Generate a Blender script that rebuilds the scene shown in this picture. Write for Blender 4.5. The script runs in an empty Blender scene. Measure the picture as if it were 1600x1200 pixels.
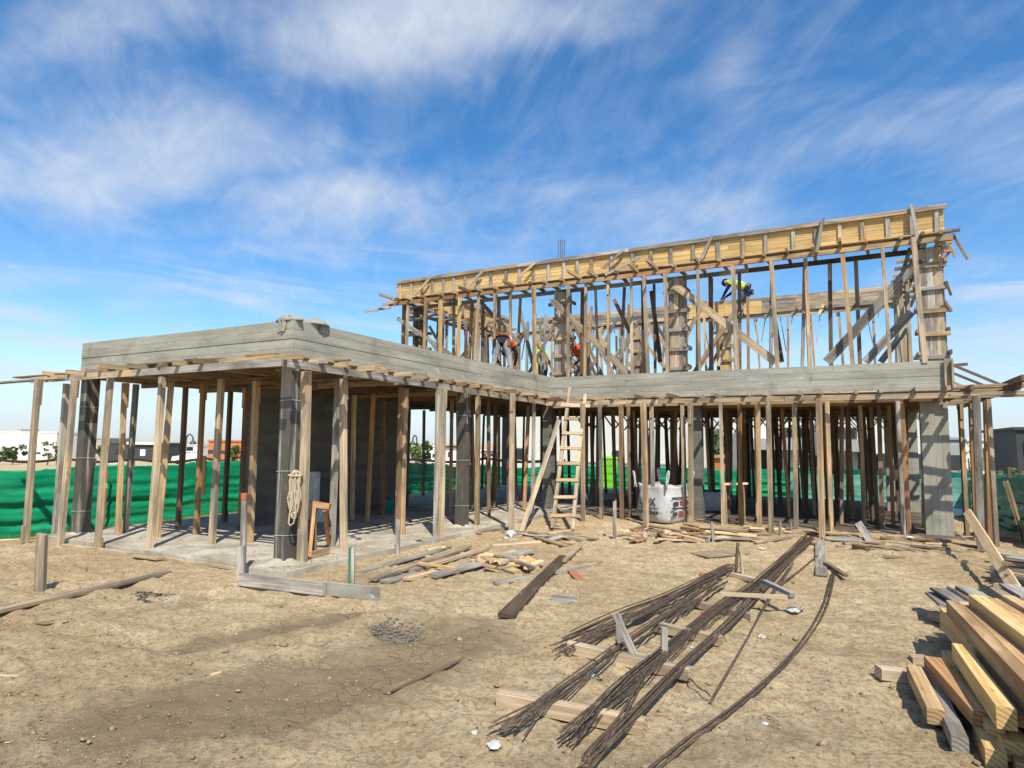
import bpy, bmesh, math, random
import numpy as np
from mathutils import Vector, Matrix, Quaternion
random.seed(7); np.random.seed(7)
scn = bpy.context.scene
COL = scn.collection
R = random.uniform

# ------------------------------------------------------------------ camera
CAM = Vector((6.0874, -5.5192, 1.6))
F_PX, YAW, PITCH, ROLL = 978.3, -0.4948, 0.0917, 0.0110
_F = Vector((math.sin(YAW)*math.cos(PITCH), math.cos(YAW)*math.cos(PITCH), math.sin(PITCH)))
_R = Vector((math.cos(YAW), -math.sin(YAW), 0)); _U = _R.cross(_F)
_R2 = _R*math.cos(ROLL)+_U*math.sin(ROLL); _U2 = -_R*math.sin(ROLL)+_U*math.cos(ROLL)
cd = bpy.data.cameras.new('camera'); cam = bpy.data.objects.new('camera', cd); COL.objects.link(cam)
cam.matrix_world = Matrix(((_R2.x,_U2.x,-_F.x,CAM.x),(_R2.y,_U2.y,-_F.y,CAM.y),(_R2.z,_U2.z,-_F.z,CAM.z),(0,0,0,1)))
cd.sensor_fit = 'HORIZONTAL'; cd.sensor_width = 36.0; cd.lens = F_PX/1600*36
cd.clip_start = 0.05; cd.clip_end = 6000
scn.camera = cam
scn.view_settings.view_transform = 'Standard'; scn.view_settings.look = 'None'
scn.view_settings.gamma = 1; scn.view_settings.use_curve_mapping = False
scn.view_settings.exposure = 0.28

# ------------------------------------------------------------------ sky and sun
SUN_EL, SUN_TRAVEL = math.radians(51), math.radians(-41.5)     # azimuth the shadows run to, from +Y towards +X
sd = Vector((math.sin(SUN_TRAVEL)*math.cos(SUN_EL), math.cos(SUN_TRAVEL)*math.cos(SUN_EL), -math.sin(SUN_EL)))
sl = bpy.data.lights.new('sun', 'SUN'); sl.energy = 5.0; sl.angle = math.radians(0.53); sl.color = (1.0, 0.93, 0.80)
so = bpy.data.objects.new('sun', sl); COL.objects.link(so)
so.rotation_euler = (-sd).to_track_quat('Z', 'Y').to_euler(); so.location = (20, -20, 30)

def build_world():
    w = bpy.data.worlds.new('World'); scn.world = w; w.use_nodes = True
    nt = w.node_tree; N = nt.nodes; L = nt.links
    for n in list(N): N.remove(n)
    def mth(op, a, b=None, c=None):
        n = N.new('ShaderNodeMath'); n.operation = op
        for i, v in enumerate((a, b, c)):
            if v is None: continue
            if isinstance(v, (int, float)): n.inputs[i].default_value = v
            else: L.new(v, n.inputs[i])
        return n.outputs[0]
    def smooth(v, a, b):
        n = N.new('ShaderNodeMapRange'); n.interpolation_type = 'SMOOTHSTEP'
        L.new(v, n.inputs[0]); n.inputs[1].default_value = a; n.inputs[2].default_value = b
        return n.outputs[0]
    sky = N.new('ShaderNodeTexSky'); sky.sky_type = 'NISHITA'; sky.sun_disc = False
    sky.sun_elevation = SUN_EL; sky.sun_rotation = SUN_TRAVEL+math.pi
    sky.altitude = 200; sky.air_density = 1.0; sky.dust_density = 0.35; sky.ozone_density = 2.6
    hs = N.new('ShaderNodeHueSaturation'); hs.inputs['Saturation'].default_value = 1.30; hs.inputs['Value'].default_value = 1.72
    L.new(sky.outputs[0], hs.inputs['Color'])
    tc = N.new('ShaderNodeTexCoord'); sx = N.new('ShaderNodeSeparateXYZ'); L.new(tc.outputs['Generated'], sx.inputs[0])
    az = math.radians(-22)
    zz = mth('ADD', mth('MAXIMUM', sx.outputs[2], 0.0), 0.25)
    # u runs across the streaks, v along them, on a flat cloud deck
    u = mth('DIVIDE', mth('ADD', mth('MULTIPLY', sx.outputs[0], math.cos(az)), mth('MULTIPLY', sx.outputs[1], -math.sin(az))), zz)
    v = mth('DIVIDE', mth('ADD', mth('MULTIPLY', sx.outputs[0], math.sin(az)), mth('MULTIPLY', sx.outputs[1], math.cos(az))), zz)
    def noise(su, sv, off, detail, rough, dist=0.0, rot=0.0):
        c = N.new('ShaderNodeCombineXYZ'); cr, sr = math.cos(rot), math.sin(rot)
        a = mth('ADD', mth('MULTIPLY', u, cr*su), mth('MULTIPLY', v, sr*su)); b = mth('ADD', mth('MULTIPLY', u, -sr*sv), mth('MULTIPLY', v, cr*sv))
        L.new(a, c.inputs[0]); L.new(b, c.inputs[1]); c.inputs[2].default_value = off
        n = N.new('ShaderNodeTexNoise'); n.inputs['Scale'].default_value = 1.0; n.inputs['Detail'].default_value = detail
        n.inputs['Roughness'].default_value = rough; n.inputs['Distortion'].default_value = dist
        L.new(c.outputs[0], n.inputs['Vector']); return n.outputs[0]
    wa = noise(2.2, 2.2, CLOUD[0], 4, .55); wb = noise(2.2, 2.2, CLOUD[0]+7, 4, .55)
    uw = mth('ADD', u, mth('MULTIPLY', mth('SUBTRACT', wa, .5), .55)); vw = mth('ADD', v, mth('MULTIPLY', mth('SUBTRACT', wb, .5), .45))
    cov = None
    for (a, b, su, sv, k) in ((-.22,.97,.42,.15,1.0),(-.95,1.22,.50,.17,.85),(-.55,1.47,.34,.20,.80),(-.75,.88,.4,.10,.55),(.28,1.12,.13,.20,.42),(.75,1.30,.42,.16,.42),(.25,1.62,.30,.22,.30),(-1.7,1.55,.5,.12,.5),(1.7,2.3,1.2,.9,.45)):
        du = mth('DIVIDE', mth('SUBTRACT', uw, a), su); dv = mth('DIVIDE', mth('SUBTRACT', vw, b), sv)
        g = mth('MULTIPLY', mth('EXPONENT', mth('MULTIPLY', mth('ADD', mth('MULTIPLY', du, du), mth('MULTIPLY', dv, dv)), -1.0)), k)
        cov = g if cov is None else mth('MAXIMUM', cov, g)
    big = noise(1.0, .9, CLOUD[1], 3, .5); away = smooth(mth('ABSOLUTE', mth('ADD', u, .2)), 1.3, 2.6)      # the same broken cover all round
    cov = mth('MAXIMUM', cov, mth('MULTIPLY', smooth(big, .42, .66), mth('ADD', .12, mth('MULTIPLY', away, .6))))
    cov = mth('MAXIMUM', cov, mth('MULTIPLY', smooth(big, .42, .66), mth('MULTIPLY', smooth(v, .7, .2), .8)))
    mid = noise(2.0, 1.5, CLOUD[1]+3, 7, .60, .35, .75); fine = noise(3.6, 2.4, CLOUD[2], 7, .60, 1.2, .9); fib = noise(9., 3.4, CLOUD[2]+5, 5, .6, 1.8, .35)
    tex = mth('ADD', mth('ADD', mth('MULTIPLY', mid, .76), mth('MULTIPLY', fine, .16)), mth('MULTIPLY', fib, .08))
    dens = mth('MULTIPLY', smooth(mth('ADD', tex, mth('MULTIPLY', cov, .40)), .48, 1.12), CLOUD[3])
    veil = mth('MULTIPLY', smooth(mth('ADD', mth('MULTIPLY', fine, .6), mth('MULTIPLY', fib, .4)), .40, .72), .15)
    low = mth('MULTIPLY', smooth(sx.outputs[2], 0.17, -0.02), 0.78)
    lm = N.new('ShaderNodeMix'); lm.data_type = 'RGBA'; L.new(low, lm.inputs[0]); L.new(hs.outputs[0], lm.inputs[6]); lm.inputs[7].default_value = (4.9, 6.3, 8.3, 1)
    cl = N.new('ShaderNodeCombineXYZ'); L.new(mth('MULTIPLY', sx.outputs[0], 2.1), cl.inputs[0]); L.new(mth('MULTIPLY', sx.outputs[1], 2.1), cl.inputs[1]); L.new(mth('ADD', mth('MULTIPLY', sx.outputs[2], 17.), mth('MULTIPLY', u, .5)), cl.inputs[2])
    wl = N.new('ShaderNodeTexNoise'); L.new(cl.outputs[0], wl.inputs['Vector']); wl.inputs['Scale'].default_value = 1.; wl.inputs['Detail'].default_value = 6; wl.inputs['Roughness'].default_value = .58; wl.inputs['Distortion'].default_value = .5
    wisp = mth('MULTIPLY', mth('MULTIPLY', smooth(wl.outputs[0], .47, .72), smooth(sx.outputs[2], .36, .20)), .62)
    d = mth('MINIMUM', mth('ADD', mth('ADD', dens, veil), wisp), 0.95)
    mx = N.new('ShaderNodeMix'); mx.data_type = 'RGBA'
    L.new(d, mx.inputs[0]); L.new(lm.outputs[2], mx.inputs[6]); mx.inputs[7].default_value = (7.0, 7.6, 8.5, 1)
    bg = N.new('ShaderNodeBackground'); bg.inputs[1].default_value = 0.088
    L.new(mx.outputs[2], bg.inputs[0])
    out = N.new('ShaderNodeOutputWorld'); L.new(bg.outputs[0], out.inputs[0])
CLOUD = (3.1, 9.7, 4.4, 1.0)
build_world()

# ------------------------------------------------------------------ helpers
def ray(px, py): return _F + _R2*((px-800)/F_PX) - _U2*((py-600)/F_PX)
def at(px, py, ax, v):
    d = ray(px, py); return CAM + d*((v-CAM[ax])/d[ax])
def atx(px, py, v): return at(px, py, 0, v)
def aty(px, py, v): return at(px, py, 1, v)
def atz(px, py, v=0.0): return at(px, py, 2, v)
def atd(px, py, depth): return CAM + ray(px, py)*depth
def depth_of(p): return (p-CAM).dot(_F)
WM = {}
def link(o, parent=None, M=None):
    COL.objects.link(o)
    M = M or Matrix.Identity(4)
    WM[o.name] = M.copy()
    if parent is not None:
        o.parent = parent; o.matrix_basis = WM[parent.name].inverted() @ M
    else: o.matrix_basis = M
    return o
def tag(o, label, cat, group=None):
    o['label'] = label; o['category'] = cat
    if group: o['group'] = group
    return o
def empty(name, loc, label=None, cat=None, group=None, parent=None):
    o = bpy.data.objects.new(name, None); o.empty_display_size = 0.2
    link(o, parent, Matrix.Translation(Vector(loc)))
    if label: tag(o, label, cat, group)
    return o
def mesh_obj(name, verts, faces, mat, parent=None, smooth=False, M=None, mats=None, fmat=None):
    me = bpy.data.meshes.new(name); me.from_pydata([tuple(v) for v in verts], [], faces); me.update()
    for m in (mats or [mat]): me.materials.append(MAT[m] if isinstance(m, str) else m)
    if fmat is not None: me.polygons.foreach_set('material_index', fmat)
    if smooth: me.polygons.foreach_set('use_smooth', [True]*len(me.polygons))
    o = bpy.data.objects.new(name, me)
    return link(o, parent, M)
class MB:
    def __init__(s): s.v = []; s.f = []; s.m = []
    def box(s, lo, hi, mi=0, M=None):
        x0,y0,z0 = lo; x1,y1,z1 = hi; b = len(s.v)
        for p in ((x0,y0,z0),(x1,y0,z0),(x1,y1,z0),(x0,y1,z0),(x0,y0,z1),(x1,y0,z1),(x1,y1,z1),(x0,y1,z1)):
            s.v.append(tuple(M @ Vector(p)) if M else p)
        for q in ((0,3,2,1),(4,5,6,7),(0,1,5,4),(1,2,6,5),(2,3,7,6),(3,0,4,7)): s.f.append(tuple(b+i for i in q)); s.m.append(mi)
    def tube(s, pts, rad, n=6, mi=0, cap=True):
        b = len(s.v); k = len(pts); pts = [Vector(p) for p in pts]
        rr = rad if isinstance(rad, (list, tuple)) else [rad]*k
        ref = None
        for i, p in enumerate(pts):
            t = (pts[min(i+1,k-1)]-pts[max(i-1,0)])
            t = t.normalized() if t.length > 1e-9 else Vector((0,0,1))
            if ref is None: ref = t.orthogonal().normalized()
            a = (ref - t*ref.dot(t)); a = a.normalized() if a.length > 1e-6 else t.orthogonal().normalized(); ref = a
            c = t.cross(a)
            for j in range(n):
                q = p + (a*math.cos(2*math.pi*j/n)+c*math.sin(2*math.pi*j/n))*rr[i]; s.v.append(tuple(q))
        for i in range(k-1):
            for j in range(n):
                s.f.append((b+i*n+j, b+i*n+(j+1)%n, b+(i+1)*n+(j+1)%n, b+(i+1)*n+j)); s.m.append(mi)
        if cap:
            s.f.append(tuple(b+j for j in reversed(range(n)))); s.m.append(mi)
            s.f.append(tuple(b+(k-1)*n+j for j in range(n))); s.m.append(mi)
    def lathe(s, prof, n=16, mi=0, c=(0,0,0), cap=True):
        b = len(s.v); k = len(prof)
        for r, z in prof:
            for j in range(n): s.v.append((c[0]+r*math.cos(2*math.pi*j/n), c[1]+r*math.sin(2*math.pi*j/n), c[2]+z))
        for i in range(k-1):
            for j in range(n): s.f.append((b+i*n+j, b+i*n+(j+1)%n, b+(i+1)*n+(j+1)%n, b+(i+1)*n+j)); s.m.append(mi)
        if cap:
            s.f.append(tuple(b+j for j in reversed(range(n)))); s.m.append(mi)
            s.f.append(tuple(b+(k-1)*n+j for j in range(n))); s.m.append(mi)
    def build(s, name, mat, parent=None, smooth=False, M=None, mats=None):
        return mesh_obj(name, s.v, s.f, mat, parent, smooth, M, mats, s.m if mats else None)

def frame(p0, p1, up=Vector((0,0,1))):
    x = (p1-p0).normalized(); z = up - x*up.dot(x)
    if z.length < 1e-4: z = x.orthogonal()
    z.normalize(); y = z.cross(x)
    return Matrix(((x.x,y.x,z.x,p0.x),(x.y,y.y,z.y,p0.y),(x.z,y.z,z.z,p0.z),(0,0,0,1)))
def timber(name, p0, p1, w, h, mat, parent=None, up=(0,0,1), wob=1.0, rings=4, skew=0.0, lift=True):
    """a sawn piece from p0 to p1 (centre of its underside), w wide, h along `up`; arrises worn, a little bowed"""
    p0 = Vector(p0); p1 = Vector(p1); L = (p1-p0).length
    M = frame(p0, p1, Vector(up)); c = min(w, h)*R(0.02, 0.045)
    prof = [(-w/2+c,0),(w/2-c,0),(w/2,c),(w/2,h-c),(w/2-c,h),(-w/2+c,h),(-w/2,h-c),(-w/2,c)]
    v = []; f = []; bow = R(-1,1)*0.0022*L*wob; bow2 = R(-1,1)*0.0012*L*wob
    s0 = R(-1,1)*skew*w; s1 = R(-1,1)*skew*w
    for i in range(rings):
        t = i/(rings-1); e = 4*t*(1-t)
        sc = 1+R(-.025,.025)*wob
        for (y, z) in prof:
            dx = (s0*y/w*2 if i == 0 else (s1*y/w*2 if i == rings-1 else 0))
            v.append((t*L+dx, y*sc+bow*e, z*(1+R(-.012,.012)*wob)+bow2*e))
    for i in range(rings-1):
        for j in range(8): f.append((i*8+j, (i+1)*8+j, (i+1)*8+(j+1)%8, i*8+(j+1)%8))
    f.append(tuple(range(8))); f.append(tuple((rings-1)*8+j for j in reversed(range(8))))
    return mesh_obj(name, v, f, mat, parent, False, M)
ORD = ['first','second','third','fourth','fifth','sixth','seventh','eighth','ninth','tenth','eleventh','twelfth','thirteenth','fourteenth']
def pick(*a): return random.choice(a)

# ------------------------------------------------------------------ materials
MAT = {}
class NT:
    def __init__(s, name):
        s.m = bpy.data.materials.new(name); s.m.use_nodes = True; s.t = s.m.node_tree; s.N = s.t.nodes; s.L = s.t.links
        s.b = s.N['Principled BSDF']; MAT[name] = s.m; s.tc = s.N.new('ShaderNodeTexCoord'); s.oi = None
    def inp(s, sock, v):
        if isinstance(v, (int, float)): sock.default_value = v
        elif isinstance(v, (tuple, list)): sock.default_value = (*v, 1) if len(v) == 3 and sock.type == 'RGBA' else v
        else: s.L.new(v, sock)
    def rnd(s):
        if not s.oi: s.oi = s.N.new('ShaderNodeObjectInfo')
        return s.oi.outputs['Random']
    def math(s, op, a, b=None):
        n = s.N.new('ShaderNodeMath'); n.operation = op; s.inp(n.inputs[0], a)
        if b is not None: s.inp(n.inputs[1], b)
        return n.outputs[0]
    def coord(s, scale=(1,1,1), rand=0.0, kind='Object'):
        mp = s.N.new('ShaderNodeMapping'); s.L.new(s.tc.outputs[kind], mp.inputs[0]); mp.inputs['Scale'].default_value = scale
        if rand:
            c = s.N.new('ShaderNodeCombineXYZ')
            for i in range(3): s.inp(c.inputs[i], s.math('MULTIPLY', s.rnd(), rand*(1+i*.37)))
            s.L.new(c.outputs[0], mp.inputs['Location'])
        return mp.outputs[0]
    def noise(s, vec, scale=1, detail=4, rough=.55, dist=0):
        n = s.N.new('ShaderNodeTexNoise'); s.L.new(vec, n.inputs['Vector']); n.inputs['Scale'].default_value = scale
        n.inputs['Detail'].default_value = detail; n.inputs['Roughness'].default_value = rough; n.inputs['Distortion'].default_value = dist
        return n.outputs[0]
    def vor(s, vec, scale=1, feature='F1', out='Distance'):
        n = s.N.new('ShaderNodeTexVoronoi'); n.feature = feature; s.L.new(vec, n.inputs['Vector']); n.inputs['Scale'].default_value = scale
        return n.outputs[out]
    def rng(s, v, a, b, c=0., d=1., smooth=True):
        n = s.N.new('ShaderNodeMapRange'); n.interpolation_type = 'SMOOTHSTEP' if smooth else 'LINEAR'
        s.inp(n.inputs[0], v)
        for i, q in enumerate((a,b,c,d)): n.inputs[i+1].default_value = q
        return n.outputs[0]
    def mix(s, fac, a, b, mode='MIX'):
        n = s.N.new('ShaderNodeMix'); n.data_type = 'RGBA'; n.blend_type = mode
        s.inp(n.inputs[0], fac); s.inp(n.inputs[6], a); s.inp(n.inputs[7], b); return n.outputs[2]
    def attr(s, name):
        n = s.N.new('ShaderNodeAttribute'); n.attribute_name = name; return n.outputs['Fac']
    def bump(s, h, strength=.3, dist=.01, prev=None):
        n = s.N.new('ShaderNodeBump'); n.inputs['Strength'].default_value = strength; n.inputs['Distance'].default_value = dist
        s.L.new(h, n.inputs['Height'])
        if prev: s.L.new(prev, n.inputs['Normal'])
        s.L.new(n.outputs[0], s.b.inputs['Normal']); return n.outputs[0]
    def done(s, col, rough=.8, spec=.3, metal=0.):
        s.inp(s.b.inputs['Base Color'], col); s.inp(s.b.inputs['Roughness'], rough)
        s.b.inputs['Specular IOR Level'].default_value = spec; s.b.inputs['Metallic'].default_value = metal
        return s.m

def wood(name, a, b, stain, stain_amt=.5, var=.35, knots=.6):
    t = NT(name)
    g = t.noise(t.coord((1.3, 42, 42), 37.), 1, 5, .6, .35)
    g2 = t.noise(t.coord((3.0, 130, 130), 11.), 1, 3, .6)
    grain = t.math('ADD', t.math('MULTIPLY', g, .7), t.math('MULTIPLY', g2, .3))
    c = t.mix(t.rng(grain, .38, .62), tuple(x*.86 for x in a), b)
    big = t.noise(t.coord((1.1, 5, 5), 23.), 1, 4, .6)
    st = t.math('MULTIPLY', t.rng(big, .42, .64), min(1., stain_amt*1.2))
    c = t.mix(st, c, stain)
    kd = t.vor(t.coord((3.1, 15, 15), 53.), 1)
    c = t.mix(t.rng(kd, .16, .05, 0., knots), c, (.055,.032,.018))
    cs = t.noise(t.coord((1.2, 1.6, 1.6), 71.), 5, 5, .7, .4)
    c = t.mix(t.rng(cs, .60, .72, 0., .5), c, (.47,.44,.39))
    sn = t.N.new('ShaderNodeSeparateXYZ'); t.L.new(t.tc.outputs['Normal'], sn.inputs[0])
    end = t.rng(t.math('ABSOLUTE', sn.outputs[0]), .75, .9)
    wv = t.N.new('ShaderNodeTexWave'); wv.wave_type = 'RINGS'; wv.rings_direction = 'X'; t.L.new(t.coord((1,1,1), .11), wv.inputs[0]); wv.inputs['Scale'].default_value = 13; wv.inputs['Distortion'].default_value = 1.5
    c = t.mix(t.math('MULTIPLY', end, .85), c, t.mix(wv.outputs[1], tuple(x*.6 for x in a), tuple(x*.8 for x in b)))
    v = t.rng(t.rnd(), 0, 1, 1-var, 1+var*.55, False)
    n = t.N.new('ShaderNodeVectorMath'); n.operation = 'SCALE'; t.L.new(c, n.inputs[0]); t.L.new(v, n.inputs['Scale'])
    t.bump(grain, .45, .006)
    t.done(n.outputs[0], .86, .2)
wood('wood_weathered', (.42,.31,.19), (.62,.485,.325), (.22,.19,.155), .75)
wood('wood_grey', (.30,.275,.235), (.50,.465,.41), (.17,.15,.13), .75)
wood('wood_tan', (.43,.275,.13), (.63,.455,.26), (.24,.18,.125), .7)
wood('wood_orange', (.40,.205,.085), (.55,.33,.16), (.24,.14,.08), .6)
wood('wood_pine', (.60,.385,.145), (.76,.545,.25), (.45,.28,.11), .45, .16, .5)
wood('wood_honey', (.50,.315,.145), (.68,.475,.255), (.33,.20,.105), .75, .2)
wood('wood_fresh', (.74,.52,.27), (.86,.66,.40), (.62,.42,.2), .3, .1, .4)
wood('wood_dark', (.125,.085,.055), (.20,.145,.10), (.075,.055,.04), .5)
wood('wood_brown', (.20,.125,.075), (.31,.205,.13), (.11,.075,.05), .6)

def concrete(name, a, b, streak=(.8,.8,6.5), pale=.5, bscale=.5):
    t = NT(name)
    s = t.noise(t.coord(streak), 1.0, 5, .62, .25)
    m = t.noise(t.coord((1,1,1)), 2.1, 6, .65, .3)
    f = t.noise(t.coord((1,1,1)), 55, 4, .7)
    c = t.mix(t.rng(s, .32, .68), a, b)
    c = t.mix(t.math('MULTIPLY', t.rng(m, .5, .72), .55), c, tuple(x*.62 for x in a))
    p = t.noise(t.coord((streak[0]*1.6, streak[1]*1.6, streak[2]*1.1)), 1.7, 7, .7, .8)
    c = t.mix(t.math('MULTIPLY', t.rng(p, .58, .70), pale), c, (.60,.59,.54))
    c = t.mix(t.rng(f, .35, .65, 0., .22), c, (.16,.155,.13))
    h = t.math('ADD', t.math('MULTIPLY', s, .6), t.math('MULTIPLY', f, .4))
    t.bump(h, bscale, .01)
    t.done(c, .9, .2)
concrete('concrete', (.275,.262,.212), (.435,.418,.345), pale=.75)
concrete('concrete_column', (.31,.295,.235), (.41,.395,.33), (7,7,.5), .35)
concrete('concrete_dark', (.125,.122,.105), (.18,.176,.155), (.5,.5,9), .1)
concrete('concrete_slab', (.30,.26,.195), (.56,.515,.43), (1.6,1.6,1.6), .45, 1.0)
concrete('floor_dirt_shaded', (.085,.067,.048), (.15,.12,.088), (1,1,1), .12)  # right wing dirt floor, the shade under the roof put into its dark colour

def plain(name, c, rough=.6, spec=.4, metal=0., var=.12, scale=9., bump=.0):
    t = NT(name)
    n = t.noise(t.coord((1,1,1), 9.), scale, 4, .6)
    col = t.mix(t.rng(n, .3, .7), tuple(max(0,x*(1-var)) for x in c), tuple(min(1,x*(1+var)) for x in c))
    if bump: t.bump(n, bump, .01)
    t.done(col, rough, spec, metal)
plain('white_plastic', (.47,.475,.47), .6, .3, var=.08, scale=14, bump=.3)
plain('lime', (.22,.62,.04), .45, .5, var=.08)
plain('bin_dark', (.03,.03,.03), .7)
plain('cyan', (.02,.33,.34), .4, .5)
plain('ink_black', (.05,.05,.055), .7)
plain('ink_red', (.26,.06,.05), .7)
plain('steel_tie', (.6,.6,.6), .5, .5)
plain('cloth_grey', (.29,.285,.24), .95, .1, scale=20, bump=.5)
plain('rope', (.46,.385,.27), .95, .1, var=.25, scale=60, bump=.5)
plain('foam', (.72,.73,.72), .8, .2)
plain('brick_bit', (.36,.15,.08), .9, .1)
plain('red_paint', (.40,.12,.06), .8, .2)
plain('green_paint', (.07,.19,.13), .8, .2)
plain('gravel', (.175,.160,.135), .9, .2, var=.4, scale=40)
plain('gravel_dark', (.06,.06,.062), .9, .2, var=.5, scale=40)
plain('leaf', (.085,.13,.035), .7, .2, var=.5, scale=3)
plain('leaf_dark', (.065,.10,.045), .7, .2, var=.5, scale=3)
plain('leaf_grass', (.16,.19,.05), .8, .1, var=.4, scale=3)
plain('bark', (.12,.085,.06), .9, .1)
plain('plaster_white', (.74,.72,.67), .85, .2, var=.04, scale=2)
plain('plaster_grey', (.40,.40,.39), .85, .2, var=.05, scale=2)
plain('plaster_stone', (.40,.37,.31), .9, .2, var=.3, scale=3)
plain('house_dark', (.055,.058,.063), .7, .3, var=.1)
plain('house_brick', (.48,.19,.085), .9, .1, var=.18, scale=6)
plain('glass_dark', (.03,.04,.045), .12, .6)
plain('lamp_metal', (.06,.065,.07), .5, .5)
plain('car_white', (.75,.75,.75), .25, .5)
plain('car_blue', (.04,.30,.62), .4, .5)
plain('tyre', (.025,.025,.025), .9)
plain('black_net', (.045,.035,.032), .9, .1)
plain('skin', (.42,.24,.16), .6, .3)
plain('hair', (.03,.022,.016), .8)
plain('cloth_navy', (.022,.025,.04), .9, .1)
plain('cloth_trouser', (.30,.31,.31), .95, .1, var=.2, scale=14, bump=.5)
plain('cloth_jeans', (.12,.17,.24), .95, .1, var=.25, scale=14)
plain('cloth_beige', (.45,.38,.28), .95, .1)
plain('hivis_orange', (.66,.13,.03), .8, .2, var=.06)
plain('hivis_lime', (.36,.62,.06), .8, .2, var=.06)
plain('belt_leather', (.22,.09,.04), .7, .3)
plain('helmet', (.75,.74,.70), .4, .5)
plain('boots', (.06,.045,.03), .8)

def special_mats():
    t = NT('rebar_steel')                                                  # mill-scaled, rusty deformed bar
    n = t.noise(t.coord((3, 20, 20), 31.), 1, 4, .6)
    c = t.mix(t.rng(n, .35, .7), t.mix(t.rnd(), (.055,.050,.046), (.115,.09,.066)), (.19,.13,.082))
    w = t.N.new('ShaderNodeTexWave'); t.L.new(t.coord((1,1,1)), w.inputs[0]); w.inputs['Scale'].default_value = 30
    t.bump(w.outputs[1], .6, .004); t.done(c, .62, .4, .35)
    t = NT('column_film')                                                 # black sheet with lime streaks running down
    s = t.noise(t.coord((16,16,.55)), 1, 5, .7, .2)
    s2 = t.noise(t.coord((1,1,1)), 3.5, 5, .6)
    c = t.mix(t.rng(s, .52, .70, 0., .9), (.085,.076,.062), (.46,.43,.37))
    c = t.mix(t.rng(s2, .5, .75, 0., .6), c, (.19,.17,.135))
    t.bump(s, .4, .01); t.done(c, .38, .5)
    for nm, a, b, tr in (('net_green', (.003,.235,.105), (.02,.47,.23), .2), ('net_teal', (.15,.46,.40), (.33,.66,.58), .35), ('net_deep', (.004,.13,.075), (.012,.24,.14), .3)):
        t = NT(nm)
        w = t.noise(t.coord((.6,.6,5)), 1, 4, .6, .3); f = t.noise(t.coord((1,1,1)), 90, 2, .6)
        c = t.mix(t.rng(w, .3, .7), a, b); c = t.mix(t.rng(f, .4, .6, 0., .25), c, tuple(x*.5 for x in a))
        t.bump(f, .25, .004); t.done(c, .34, .5)
        tl = t.N.new('ShaderNodeBsdfTranslucent'); t.L.new(c, tl.inputs[0])
        ms = t.N.new('ShaderNodeMixShader'); ms.inputs[0].default_value = tr
        t.L.new(t.b.outputs[0], ms.inputs[1]); t.L.new(tl.outputs[0], ms.inputs[2])
        t.L.new(ms.outputs[0], t.N['Material Output'].inputs[0])
    t = NT('ground_soil')
    P = t.coord((1,1,1))
    n1 = t.noise(P, .55, 6, .6, .4); n2 = t.noise(P, 3.3, 8, .68, .3); n3 = t.noise(P, 24, 7, .78); n5 = t.noise(t.coord((1,2.1,1)), 7.5, 6, .72, .6); n4 = t.noise(P, 95, 5, .8)
    c = t.mix(t.rng(n1, .34, .66), (.505,.374,.207), (.68,.538,.330))
    c = t.mix(t.rng(t.noise(t.coord((1,1.8,1)), 1.15, 5, .62, .5), .52, .72, 0., .45), c, (.33,.24,.14))
    c = t.mix(t.rng(n2, .44, .68, 0., .6), c, (.365,.255,.135))
    c = t.mix(t.rng(n3, .47, .60, 0., .75), c, (.27,.185,.10))
    c = t.mix(t.rng(n3, .44, .30, 0., .5), c, (.68,.57,.40))
    c = t.mix(t.rng(n5, .56, .72, 0., .5), c, (.225,.155,.085))
    c = t.mix(t.rng(n5, .44, .30, 0., .4), c, (.56,.47,.335))
    c = t.mix(t.rng(n4, .54, .64, 0., .6), c, (.70,.62,.48))
    c = t.mix(t.rng(n4, .45, .35, 0., .6), c, (.17,.115,.065))
    damp = t.attr('damp'); dn = t.noise(P, 5.5, 6, .7, .5)
    dm = t.rng(t.math('ADD', damp, t.math('MULTIPLY', t.math('SUBTRACT', dn, .5), 1.3)), .22, 1.0)
    c = t.mix(t.math('MULTIPLY', dm, .74), c, t.mix(t.rng(n3, .3, .7), (.185,.138,.080), (.275,.212,.130)))
    wv = t.N.new('ShaderNodeVectorMath'); wv.operation = 'ADD'
    cn = t.N.new('ShaderNodeTexNoise'); t.L.new(P, cn.inputs['Vector']); cn.inputs['Scale'].default_value = 4
    sc = t.N.new('ShaderNodeVectorMath'); sc.operation = 'SCALE'; t.L.new(cn.outputs['Color'], sc.inputs[0]); sc.inputs['Scale'].default_value = .25
    t.L.new(P, wv.inputs[0]); t.L.new(sc.outputs[0], wv.inputs[1])
    crack = t.rng(t.vor(wv.outputs[0], 9.5, 'DISTANCE_TO_EDGE'), .0, .03, 1., 0.)
    crk = t.math('MULTIPLY', crack, t.math('MULTIPLY', t.rng(damp, .5, .95), t.rng(t.noise(P, 1.7, 3, .5), .45, .6)))
    c = t.mix(t.math('MULTIPLY', crk, .22), c, (.07,.05,.03))
    gr = t.attr('grass'); gn = t.noise(P, .9, 7, .7)
    gm = t.rng(t.math('ADD', gr, t.math('MULTIPLY', t.math('SUBTRACT', gn, .5), .7)), .35, .65)
    gc = t.mix(t.rng(t.noise(P, .25, 5, .6), .3, .7), (.155,.165,.045), (.25,.215,.085))
    c = t.mix(gm, c, gc)
    h = t.math('ADD', t.math('ADD', t.math('MULTIPLY', n2, .5), t.math('MULTIPLY', n3, .34)), t.math('MULTIPLY', n4, .22))
    h = t.math('SUBTRACT', h, t.math('MULTIPLY', crk, .15))
    t.bump(t.math('ADD', h, t.math('MULTIPLY', n5, .3)), 1.0, .07)
    t.done(c, .95, .12)
special_mats()
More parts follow.
